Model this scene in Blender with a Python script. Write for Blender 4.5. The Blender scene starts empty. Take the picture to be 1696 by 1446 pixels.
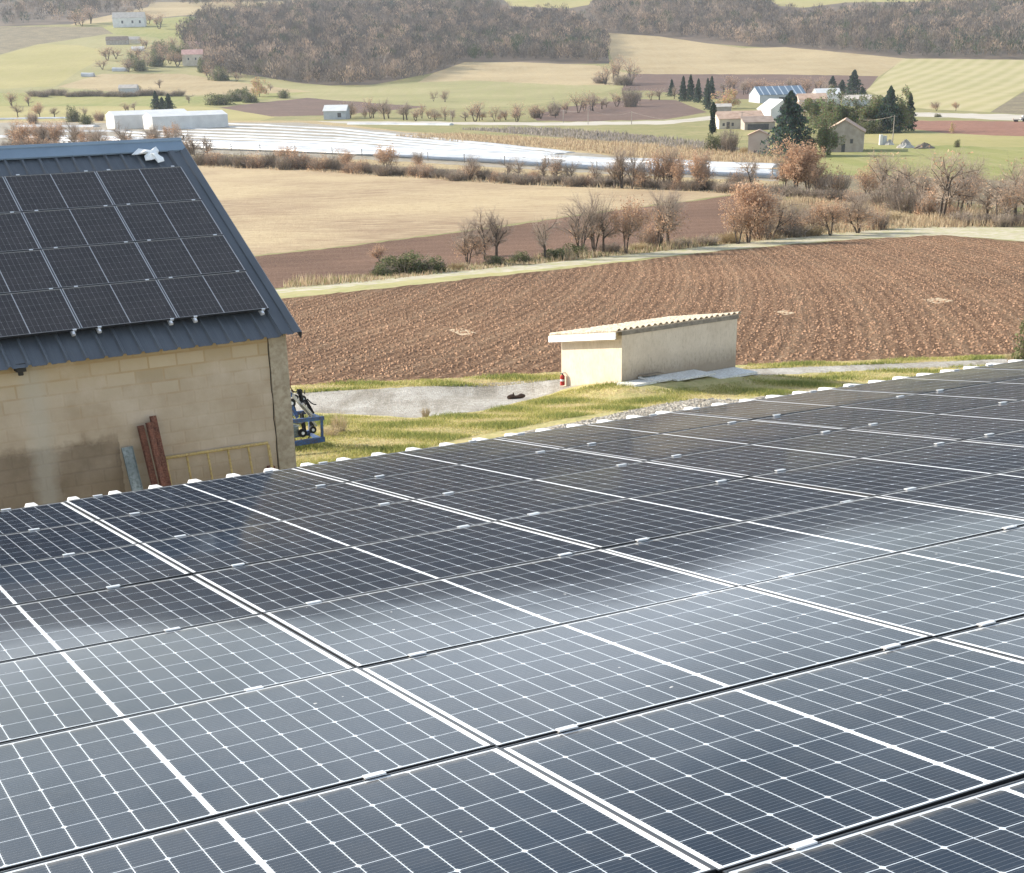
import bpy, bmesh, math, random
import numpy as np
from mathutils import Vector, Matrix
from mathutils.geometry import delaunay_2d_cdt
random.seed(7); RS = np.random.RandomState(11)
S = bpy.context.scene
COL = S.collection
rad = math.radians

# ------------------------------------------------------------------ camera
W = np.array([[0.9997609, -0.02186633, 0.0],
              [-0.00872611, -0.39897092, 0.91692206],
              [-0.02004972, -0.91670282, -0.39906634]])
F, CX, CY = 2373.3, 848.0, 1130.0          # focal length and optical centre in photo pixels
ZC = 10.8                                    # eye height above the ground at the hut
cd = bpy.data.cameras.new('camera'); cam = bpy.data.objects.new('camera', cd); COL.objects.link(cam)
cd.sensor_width = 36; cd.lens = 36*F/1696; cd.shift_y = (CY-723)/1696; cd.clip_start = .05; cd.clip_end = 40000
M4 = Matrix.Identity(4)
for i in range(3):
    M4[i][0] = W[i, 0]; M4[i][1] = -W[i, 1]; M4[i][2] = -W[i, 2]
M4.translation = Vector((0, 0, ZC))
cam.matrix_world = M4
S.camera = cam

# ------------------------------------------------------------------ light
SUN = Vector((-0.93, 0.37, 0)).normalized(); ELEV = rad(25.5)
sdir = Vector((SUN.x*math.cos(ELEV), SUN.y*math.cos(ELEV), math.sin(ELEV)))
sd = bpy.data.lights.new('sun', 'SUN'); sun = bpy.data.objects.new('sun', sd); COL.objects.link(sun)
sd.energy = 5.0; sd.angle = rad(.55); sd.color = (1, .93, .82)
sun.rotation_euler = sdir.to_track_quat('Z', 'Y').to_euler(); sun.location = (0, 0, 60)
wd = bpy.data.worlds.new('World'); S.world = wd; wd.use_nodes = True
nt = wd.node_tree; nt.nodes.clear()
def wn(t, **k):
    n = nt.nodes.new(t)
    for a, b in k.items(): setattr(n, a, b)
    return n
sky = wn('ShaderNodeTexSky', sky_type='NISHITA'); sky.sun_disc = False; sky.sun_elevation = ELEV
sky.sun_rotation = math.atan2(sdir.x, sdir.y); sky.air_density = 1.2; sky.dust_density = 1.6
tc = wn('ShaderNodeTexCoord'); mp = wn('ShaderNodeMapping'); mp.inputs['Scale'].default_value = (1, 1, 3.2)
nz = wn('ShaderNodeTexNoise'); nz.inputs['Scale'].default_value = 3.1; nz.inputs['Detail'].default_value = 6; nz.inputs['Roughness'].default_value = .55
cr = wn('ShaderNodeValToRGB'); cr.color_ramp.elements[0].position = .27; cr.color_ramp.elements[1].position = .62
mx = wn('ShaderNodeMix', data_type='RGBA'); mx.inputs['B'].default_value = (14.5, 16.0, 17.6, 1)
bg = wn('ShaderNodeBackground'); bg  .inputs['Strength'].default_value = .10; out = wn('ShaderNodeOutputWorld')
L = nt.links.new
L(tc.outputs['Generated'], mp.inputs['Vector']); L(mp.outputs['Vector'], nz.inputs['Vector']); L(nz.outputs['Fac'], cr.inputs['Fac'])
sz = wn('ShaderNodeSeparateXYZ'); L(tc.outputs['Generated'], sz.inputs[0])
er = wn('ShaderNodeValToRGB'); ee = er.color_ramp.elements; ee[0].position = 0; ee[0].color = (.9, .9, .9, 1); ee[1].position = 1; ee[1].color = (.10, .10, .10, 1)
for p_, v_ in ((.10, .95), (.215, .80), (.29, .22), (.42, .20)): q_ = ee.new(p_); q_.color = (v_, v_, v_, 1)
L(sz.outputs[2], er.inputs['Fac']); mm = wn('ShaderNodeMath', operation='MULTIPLY_ADD'); mm.use_clamp = True
L(cr.outputs['Color'], mm.inputs[0]); L(er.outputs['Color'], mm.inputs[1]); mm.inputs[2].default_value = .0
mh = wn('ShaderNodeMapRange'); mh.inputs['From Min'].default_value = .05; mh.inputs['From Max'].default_value = .22; mh.inputs['To Min'].default_value = .35; mh.inputs['To Max'].default_value = 0
L(sz.outputs[2], mh.inputs['Value']); ma = wn('ShaderNodeMath', operation='MAXIMUM'); L(mm.outputs[0], ma.inputs[0]); L(mh.outputs[0], ma.inputs[1]); L(ma.outputs[0], mx.inputs['Factor']); L(sky.outputs['Color'], mx.inputs['A']); L(mx.outputs['Result'], bg.inputs['Color']); L(bg.outputs['Background'], out.inputs['Surface'])
S.view_settings.view_transform = 'Standard'; S.view_settings.look = 'None'; S.view_settings.gamma = 1
S.view_settings.exposure = 0.92
S.render.engine = 'CYCLES'
S.cycles.max_bounces = 6; S.cycles.volume_bounces = 1; S.cycles.transparent_max_bounces = 8

# ------------------------------------------------------------------ helpers
def new(name, verts, faces, mats=None, parent=None, midx=None, smooth=False):
    me = bpy.data.meshes.new(name); me.from_pydata([tuple(v) for v in verts], [], [tuple(f) for f in faces])
    if mats is not None:
        for m in (mats if isinstance(mats, (list, tuple)) else [mats]): me.materials.append(m)
    if midx is not None: me.polygons.foreach_set('material_index', np.array(midx, dtype=np.int32))
    if smooth: me.polygons.foreach_set('use_smooth', np.ones(len(me.polygons), dtype=bool))
    me.update()
    o = bpy.data.objects.new(name, me); COL.objects.link(o); o.parent = parent
    return o
def fast_tris(name, V, nper, mats, colors=None, parent=None, midx=None):
    """V: (n*nper,3) array of independent polygons with nper corners; colours per polygon"""
    V = np.asarray(V, dtype=np.float32).reshape(-1, 3); n = len(V)//nper
    me = bpy.data.meshes.new(name); me.vertices.add(len(V)); me.vertices.foreach_set('co', V.ravel())
    me.loops.add(len(V)); me.loops.foreach_set('vertex_index', np.arange(len(V), dtype=np.int32))
    me.polygons.add(n); me.polygons.foreach_set('loop_start', np.arange(0, n*nper, nper, dtype=np.int32))
    for m in (mats if isinstance(mats, (list, tuple)) else [mats]): me.materials.append(m)
    if midx is not None: me.polygons.foreach_set('material_index', np.asarray(midx, dtype=np.int32))
    if colors is not None:
        a = me.color_attributes.new('col', 'FLOAT_COLOR', 'POINT')
        c = np.ones((len(V), 4), dtype=np.float32); c[:, :3] = np.repeat(np.asarray(colors, dtype=np.float32), nper, axis=0)
        a.data.foreach_set('color', c.ravel())
    me.update(calc_edges=True)
    o = bpy.data.objects.new(name, me); COL.objects.link(o); o.parent = parent
    return o
def tag(o, label=None, cat=None, group=None, kind=None):
    if label: o['label'] = label
    if cat: o['category'] = cat
    if group: o['group'] = group
    if kind: o['kind'] = kind
    return o
def empty(name, loc, label, cat, group=None, rz=0.0):
    o = bpy.data.objects.new(name, None); COL.objects.link(o); o.location = loc; o.rotation_euler = (0, 0, rz)
    o.empty_display_size = .3
    return tag(o, label, cat, group)
def copy_tree(o, parent=None):
    c = o.copy(); COL.objects.link(c); c.parent = parent
    for ch in o.children: copy_tree(ch, c)
    return c
class MB:
    def __init__(s): s.v = []; s.f = []; s.m = []
    def add(s, vs, fs, m=0):
        b = len(s.v); s.v += [tuple(x) for x in vs]; s.f += [tuple(b+i for i in f) for f in fs]; s.m += [m]*len(fs)
    def box(s, c, d, m=0, R=None):
        c = np.array(c, float); hx, hy, hz = np.array(d, float)/2
        P = np.array([(x, y, z) for z in (-hz, hz) for (x, y) in ((-hx, -hy), (hx, -hy), (hx, hy), (-hx, hy))])
        if R is not None: P = P@np.array(R).T
        s.add(P+c, [(3, 2, 1, 0), (4, 5, 6, 7), (0, 1, 5, 4), (1, 2, 6, 5), (2, 3, 7, 6), (3, 0, 4, 7)], m)
    def tube(s, p, q, r0, r1=None, n=8, m=0, cap=True):
        p = np.array(p, float); q = np.array(q, float); r1 = r0 if r1 is None else r1
        d = q-p; l = np.linalg.norm(d); d = d/(l+1e-9); a = np.cross(d, (0, 0, 1) if abs(d[2]) < .9 else (1, 0, 0)); a /= np.linalg.norm(a); b = np.cross(d, a)
        vs = [p+r0*(math.cos(t)*a+math.sin(t)*b) for t in np.arange(n)*2*math.pi/n]+[q+r1*(math.cos(t)*a+math.sin(t)*b) for t in np.arange(n)*2*math.pi/n]
        fs = [(i, (i+1) % n, n+(i+1) % n, n+i) for i in range(n)]
        if cap: fs += [tuple(range(n))[::-1], tuple(range(n, 2*n))]
        s.add(vs, fs, m)
    def beam(s, p, q, w, h, m=0, up=(0, 0, 1)):
        p = np.array(p, float); q = np.array(q, float); d = q-p; l = np.linalg.norm(d); d /= l
        a = np.cross(d, up); a /= np.linalg.norm(a); b = np.cross(a, d)
        s.box((p+q)/2, (l, w, h), m, R=np.c_[d, a, b])
    def path(s, pts, r, n=6, m=0):
        for a, b in zip(pts[:-1], pts[1:]): s.tube(a, b, r, r, n, m)
    def build(s, name, mats, parent=None, smooth=False):
        return new(name, s.v, s.f, mats, parent, s.m, smooth)

# --- materials
class NG:
    def __init__(s, name):
        s.m = bpy.data.materials.new(name); s.m.use_nodes = True; s.t = s.m.node_tree; s.t.nodes.clear()
        s.o = s.n('ShaderNodeOutputMaterial'); s.b = s.n('ShaderNodeBsdfPrincipled'); s.l(s.b.outputs[0], s.o.inputs[0])
    def n(s, t, **k):
        q = s.t.nodes.new(t)
        for a, b in k.items(): setattr(q, a, b)
        return q
    def l(s, a, b): s.t.links.new(a, b)
    def val(s, sock, v):
        if hasattr(v, 'is_output') or isinstance(v, bpy.types.NodeSocket): s.l(v, sock)
        else: sock.default_value = v
    def math(s, op, a, b=None, c=None):
        q = s.n('ShaderNodeMath', operation=op); s.val(q.inputs[0], a)
        if b is not None: s.val(q.inputs[1], b)
        if c is not None: s.val(q.inputs[2], c)
        return q.outputs[0]
    def pos(s, kind='pos'):
        if kind == 'pos': return s.n('ShaderNodeNewGeometry').outputs['Position']
        return s.n('ShaderNodeTexCoord').outputs['Object' if kind == 'obj' else 'UV']
    def noise(s, vec, scale, detail=4, rough=.55, dist=0.0):
        q = s.n('ShaderNodeTexNoise'); s.l(vec, q.inputs['Vector']); q.inputs['Scale'].default_value = scale; q.inputs['Detail'].default_value = detail
        q.inputs['Roughness'].default_value = rough; q.inputs['Distortion'].default_value = dist
        return q.outputs['Fac']
    def ramp(s, fac, stops):
        q = s.n('ShaderNodeValToRGB'); e = q.color_ramp.elements
        while len(e) < len(stops): e.new(.5)
        for i, (p, c) in enumerate(stops): e[i].position = p; e[i].color = (c[0], c[1], c[2], 1)
        s.l(fac, q.inputs['Fac']); return q.outputs['Color']
    def mix(s, f, a, b, mode='MIX'):
        q = s.n('ShaderNodeMix', data_type='RGBA', blend_type=mode); s.val(q.inputs['Factor'], f)
        for sk, v in (('A', a), ('B', b)):
            if isinstance(v, tuple): q.inputs[sk].default_value = (v[0], v[1], v[2], 1)
            else: s.l(v, q.inputs[sk])
        return q.outputs['Result']
    def scalev(s, vec, sc):
        q = s.n('ShaderNodeMapping'); s.l(vec, q.inputs['Vector']); q.inputs['Scale'].default_value = sc; return q.outputs['Vector']
    def bump(s, h, st, dist):
        q = s.n('ShaderNodeBump'); q.inputs['Strength'].default_value = st; q.inputs['Distance'].default_value = dist; s.l(h, q.inputs['Height']); s.l(q.outputs[0], s.b.inputs['Normal'])
    def fin(s, col, rough=.8, metal=0, spec=.3):
        s.val(s.b.inputs['Base Color'], col if not isinstance(col, tuple) else (col[0], col[1], col[2], 1))
        s.val(s.b.inputs['Roughness'], rough); s.b.inputs['Metallic'].default_value = metal; s.b.inputs['Specular IOR Level'].default_value = spec
        return s.m
def mnoise(name, c1, c2, scale, rough=.9, c3=None, s2=None, bump=None, kind='pos', metal=0, spec=.2, lo=.35, hi=.65, stretch=None):
    g = NG(name); p = g.pos(kind)
    if stretch: p = g.scalev(p, stretch)
    c = g.ramp(g.noise(p, scale), [(lo, c1), (hi, c2)])
    if c3 is not None:
        f = g.ramp(g.noise(p, s2 or scale*6, 3), [(.42, (0, 0, 0)), (.68, (1, 1, 1))]); c = g.mix(f, c, c3)
    if bump: g.bump(g.noise(p, bump[0], 4, .6), bump[1], bump[2])
    return g.fin(c, rough, metal, spec)
def mcol(name, rough=.9, spec=.1, trans=0.0, noise=None):
    g = NG(name); a = g.n('ShaderNodeAttribute'); a.attribute_name = 'col'; c = a.outputs['Color']
    if noise:
        f = g.noise(g.pos(), noise, 3); c = g.mix(.6, c, g.ramp(f, [(.35, (.45, .45, .45)), (.65, (1.3, 1.3, 1.3))]), 'MULTIPLY')
    g.fin(c, rough, 0, spec)
    if trans:
        t = g.n('ShaderNodeBsdfTranslucent'); g.l(c, t.inputs[0]); m = g.n('ShaderNodeMixShader'); m.inputs[0].default_value = trans
        g.l(g.b.outputs[0], m.inputs[1]); g.l(t.outputs[0], m.inputs[2]); g.l(m.outputs[0], g.o.inputs[0])
    return g.m

# ------------------------------------------------------------------ terrain function (z relative to the eye, then + ZC)
PROF = np.array([(3, -8.6), (20, -8.6), (33, -9.05), (42, -9.95), (49, -10.9), (55, -11.5), (75, -13.3), (110, -15.9), (150, -18.4), (230, -21.3), (310, -22.8), (440, -24.2),
                 (680, -25.3), (950, -24.0), (1250, -14.2), (1450, 0), (1700, 22), (2200, 76), (2800, 116), (3500, 130), (9000, 140)])
_lt = np.log(PROF[:, 0]); _z = PROF[:, 1]
def _slopes():
    d = np.diff(_z)/np.diff(_lt); m = np.zeros(len(_z)); m[0] = d[0]; m[-1] = d[-1]
    for i in range(1, len(_z)-1):
        m[i] = 0 if d[i-1]*d[i] <= 0 else 2*d[i-1]*d[i]/(d[i-1]+d[i])
    return m
_m = _slopes()
def zg(X, Y):
    X = np.asarray(X, float); Y = np.asarray(Y, float)
    t = np.log(np.clip(Y, 3, 8999)); i = np.clip(np.searchsorted(_lt, t)-1, 0, len(_lt)-2); h = _lt[i+1]-_lt[i]; q = (t-_lt[i])/h
    z = (2*q**3-3*q**2+1)*_z[i]+(q**3-2*q**2+q)*h*_m[i]+(-2*q**3+3*q**2)*_z[i+1]+(q**3-q**2)*h*_m[i+1]
    ta = (X-4.17)*.838+(Y-51.5)*.546; sa = (X-4.17)*.546-(Y-51.5)*.838; z = z+(.12+.27*np.exp(-(np.clip(sa-.75, 0, 9)/.75)**2))/(1+np.exp(-(ta+.9)*2.5))/(1+np.exp((ta-6.6)*1.6))*np.exp(-(sa/4.5)**2)-.35*np.exp(-((X-.4)**2/7+(Y-54.2)**2/6))
    far = np.clip((Y-1150)/600, 0, 1)
    z = z+far*14*np.sin(X/170+1.0)*np.sin(Y/330)*np.clip((2300-Y)/900, .2, 1)*.5
    return z+ZC
def ray(x, y): return W@np.array([x-CX, y-CY, F])
_ys = np.exp(np.linspace(math.log(24), math.log(8900), 900))
def gp(x, y):
    """photo pixel -> point on the ground"""
    d = ray(x, y); d = d/d[1]
    z = ZC+_ys*d[2]; g = zg(_ys*d[0], _ys); k = np.nonzero(z < g)[0]
    if len(k) == 0: k = [len(_ys)-1]
    i = max(k[0], 1); a = (z[i-1]-g[i-1]); b = (g[i]-z[i]); w = a/(a+b) if a+b > 1e-9 else 0
    Y = _ys[i-1]*(1-w)+_ys[i]*w
    return np.array([Y*d[0], Y, float(zg(Y*d[0], Y))])
def pxm(Y): return Y/F/.9169*1.0     # metres per photo pixel at depth Y (approximately)
def proj(p):
    c = W.T@(np.array(p)-np.array([0, 0, ZC])); return CX+F*c[0]/c[2], CY+F*c[1]/c[2], c[2]

# ------------------------------------------------------------------ ground materials
MAT = {}
MAT['ground'] = mnoise('dry_meadow', (.22, .20, .085), (.30, .25, .12), .05, c3=(.17, .18, .06), s2=.4)
MAT['grass_green'] = mnoise('green_meadow', (.21, .25, .075), (.28, .29, .10), .04, c3=(.31, .29, .13), s2=.25)
MAT['grass_pale'] = mnoise('pale_green_field', (.28, .27, .12), (.36, .33, .165), .02, c3=(.26, .26, .11), s2=.2)
MAT['grass_bright'] = mnoise('yellow_green_field', (.37, .345, .13), (.44, .395, .165), .012, c3=(.33, .32, .12), s2=.12)
MAT['straw'] = mnoise('straw_field', (.36, .29, .145), (.46, .37, .20), .012, c3=(.30, .25, .13), s2=.15)
MAT['scrub'] = mnoise('scrub_ground', (.17, .14, .085), (.27, .22, .13), .08, c3=(.12, .10, .07), s2=.7)
MAT['heathsoil'] = mnoise('grey_bed_soil', (.27, .24, .20), (.37, .33, .28), .2, c3=(.22, .20, .14), s2=.8)
MAT['reed'] = mnoise('reed_ground', (.33, .25, .13), (.45, .35, .19), .1, c3=(.24, .18, .10), s2=1.1)
MAT['darksoil'] = mnoise('dark_ploughed_soil', (.125, .080, .062), (.17, .105, .080), .05, c3=(.10, .065, .05), s2=.5)
MAT['redsoil'] = mnoise('red_soil', (.23, .11, .075), (.28, .14, .095), .05, c3=(.18, .09, .06), s2=.5)
MAT['woodfloor'] = mnoise('woodland_floor', (.10, .08, .06), (.16, .12, .09), .03)
MAT['greyroad'] = mnoise('pale_road', (.40, .36, .30), (.47, .43, .37), .1)
def tex_field(name, c1, c2, c3, c4, ang, bump=.5):
    g = NG(name); p = g.pos(); r = g.n('ShaderNodeMapping'); g.l(p, r.inputs['Vector']); r.inputs['Rotation'].default_value = (0, 0, ang); r.inputs['Scale'].default_value = (1, .07, 1)
    c = g.ramp(g.noise(p, .012, 5, .6), [(.36, c1), (.62, c2)])
    c = g.mix(g.math('MULTIPLY', g.ramp(g.noise(r.outputs[0], .22, 4, .7), [(.42, (0, 0, 0)), (.60, (1, 1, 1))]), .55), c, c3)
    c = g.mix(g.math('MULTIPLY', g.ramp(g.noise(p, .35, 6, .75), [(.50, (0, 0, 0)), (.66, (1, 1, 1))]), .5), c, c4)
    g.bump(g.noise(p, .9, 4, .7), bump, .4); return g.fin(c, .95, 0, .1)
def stripes_field(name, c1, c2, c3, ang, pitch, amt=.5):
    g = NG(name); p = g.pos(); r = g.n('ShaderNodeMapping'); g.l(p, r.inputs['Vector']); r.inputs['Rotation'].default_value = (0, 0, ang)
    w = g.n('ShaderNodeTexWave'); w.bands_direction = 'X'; g.l(r.outputs[0], w.inputs['Vector']); w.inputs['Scale'].default_value = .314/pitch; w.inputs['Distortion'].default_value = 1.2; w.inputs['Detail'].default_value = 2
    base = g.ramp(g.noise(p, .03), [(.35, c1), (.65, c2)])
    return g.fin(g.mix(g.math('MULTIPLY', w.outputs['Fac'], amt), base, c3), .95, 0, .1)
MAT['grass_green'] = tex_field('green_meadow', (.20, .22, .075), (.28, .265, .10), (.32, .29, .14), (.17, .18, .07), rad(35))
MAT['grass_pale'] = tex_field('pale_green_field', (.25, .235, .115), (.34, .30, .16), (.28, .27, .12), (.22, .20, .10), rad(-50))
MAT['grass_bright'] = tex_field('yellow_green_field', (.29, .265, .11), (.37, .32, .145), (.34, .29, .145), (.23, .22, .09), rad(60))
MAT['straw'] = tex_field('straw_field', (.31, .24, .135), (.42, .33, .195), (.38, .31, .19), (.24, .185, .11), rad(-62))
MAT['striped'] = stripes_field('sown_hill_field', (.30, .28, .13), (.36, .32, .16), (.46, .38, .24), rad(24), 13, .5)
def stubble():
    g = NG('stubble_field'); p = g.pos()
    big = g.ramp(g.noise(p, .028, 3), [(.36, (.25, .17, .11)), (.62, (.41, .315, .19))])
    st = g.scalev(p, (.18, 1.3, 1)); f = g.ramp(g.noise(st, 1.1, 5, .65), [(.40, (0, 0, 0)), (.62, (1, 1, 1))])
    c = g.mix(g.math('MULTIPLY', f, .75), big, (.50, .405, .26))
    d = g.ramp(g.noise(p, .9, 5, .7), [(.30, (1, 1, 1)), (.48, (0, 0, 0))]); c = g.mix(g.math('MULTIPLY', d, .5), c, (.20, .135, .085))
    g.bump(g.noise(p, 1.5, 4, .7), .7, .25)
    return g.fin(c, .95, 0, .1)
MAT['stubble'] = stubble()
def plough(name, c_dark, c_mid, c_light, pitch, centre, strength):
    g = NG(name); p = g.pos()
    v = g.n('ShaderNodeVectorMath', operation='SUBTRACT'); g.l(p, v.inputs[0]); v.inputs[1].default_value = (centre[0], centre[1], 0)
    sx = g.n('ShaderNodeSeparateXYZ'); g.l(v.outputs[0], sx.inputs[0])
    r = g.math('SQRT', g.math('ADD', g.math('MULTIPLY', sx.outputs[0], sx.outputs[0]), g.math('MULTIPLY', sx.outputs[1], sx.outputs[1])))
    wob = g.math('MULTIPLY', g.noise(p, .6, 3), .5)
    ph = g.math('MULTIPLY', g.math('ADD', r, wob), 2*math.pi/pitch)
    wave = g.math('MULTIPLY_ADD', g.math('SINE', ph), .5, .5)
    wave3 = g.math('MULTIPLY_ADD', g.math('SINE', g.math('MULTIPLY', ph, .2)), .5, .5)
    clod = g.noise(p, 4.6, 6, .72); clod2 = g.noise(p, 9.0, 3, .6)
    vo = g.n('ShaderNodeTexVoronoi'); g.l(p, vo.inputs['Vector']); vo.inputs['Scale'].default_value = 6.5; vo.feature = 'F1'
    h = g.math('ADD', g.math('MULTIPLY', wave, .15), g.math('ADD', g.math('MULTIPLY', clod, .9), g.math('MULTIPLY', g.math('SUBTRACT', 1, vo.outputs['Distance']), .45)))
    c = g.ramp(h, [(.62, c_dark), (.90, c_mid), (1.0, c_light)])
    c = g.mix(g.math('MULTIPLY', g.math('MULTIPLY', g.math('POWER', wave3, 5), g.ramp(clod2, [(.35, (0, 0, 0)), (.6, (1, 1, 1))])), .2), c, c_light)
    big = g.ramp(g.noise(p, .045, 4), [(.3, (.72, .70, .68)), (.7, (1.3, 1.27, 1.2))]); c = g.mix(.8, c, big, 'MULTIPLY')
    strw = g.math('MULTIPLY', g.ramp(g.noise(p, 5.5, 4, .7), [(.58, (0, 0, 0)), (.70, (1, 1, 1))]), g.math('MULTIPLY_ADD', wave3, .5, .35))
    c = g.mix(strw, c, c_light)
    g.bump(h, strength, .22)
    return g.fin(c, .95, 0, .1)
MAT['plough'] = plough('ploughed_red_earth', (.105, .060, .036), (.285, .172, .106), (.50, .375, .25), .78, (-400, 170), .95)
MAT['plough2'] = plough('ploughed_brown_earth', (.11, .066, .048), (.215, .135, .098), (.31, .215, .155), 1.1, (300, -900), .7)
def verge():
    g = NG('verge_grass'); p = g.pos()
    c = g.ramp(g.noise(p, 1.5, 8, .72), [(.28, (.20, .20, .08)), (.40, (.34, .32, .13)), (.54, (.47, .40, .19)), (.70, (.50, .40, .25))])
    g.bump(g.noise(p, 4, 5, .7), .9, .12); return g.fin(c, .95, 0, .1)
MAT['verge'] = verge()
def gravel(name, c1, c2, c3, sc):
    g = NG(name); p = g.pos()
    v = g.n('ShaderNodeTexVoronoi'); g.l(p, v.inputs['Vector']); v.inputs['Scale'].default_value = sc
    s = g.n('ShaderNodeSeparateColor'); g.l(v.outputs['Color'], s.inputs[0])
    c = g.ramp(s.outputs[0], [(0, c1), (.5, c2), (1, c3)]); big = g.ramp(g.noise(p, .35, 4), [(.35, (.80, .78, .74)), (.65, (1.12, 1.12, 1.12))]); c = g.mix(.9, c, big, 'MULTIPLY')
    rt = g.n('ShaderNodeMapping'); g.l(p, rt.inputs['Vector']); rt.inputs['Rotation'].default_value = (0, 0, rad(54)); rt.inputs['Scale'].default_value = (1, .06, 1)
    ru = g.ramp(g.noise(rt.outputs[0], 1.1, 3), [(.38, (.74, .71, .66)), (.55, (1.1, 1.1, 1.1))]); c = g.mix(.8, c, ru, 'MULTIPLY')
    g.bump(v.outputs['Distance'], .8, .04); return g.fin(c, .95, 0, .15)
MAT['lane'] = gravel('gravel_lane', (.25, .23, .205), (.35, .33, .295), (.46, .44, .40), 14)
MAT['stones'] = gravel('loose_stones', (.20, .18, .15), (.38, .35, .30), (.60, .57, .52), 9)
MAT['track'] = mnoise('pale_dirt_track', (.40, .35, .26), (.50, .45, .35), .35, c3=(.34, .33, .16), s2=1.2)
MAT['dryverge'] = mnoise('dry_verge', (.24, .19, .11), (.36, .29, .17), .35, c3=(.17, .16, .07), s2=1.3, bump=(2, .7, .2))
MAT['greenverge'] = mnoise('green_verge', (.26, .26, .10), (.38, .35, .15), .3, c3=(.40, .34, .19), s2=1.6)
MAT['litter'] = mnoise('straw_litter', (.30, .19, .12), (.58, .48, .32), 3.5)

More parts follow.
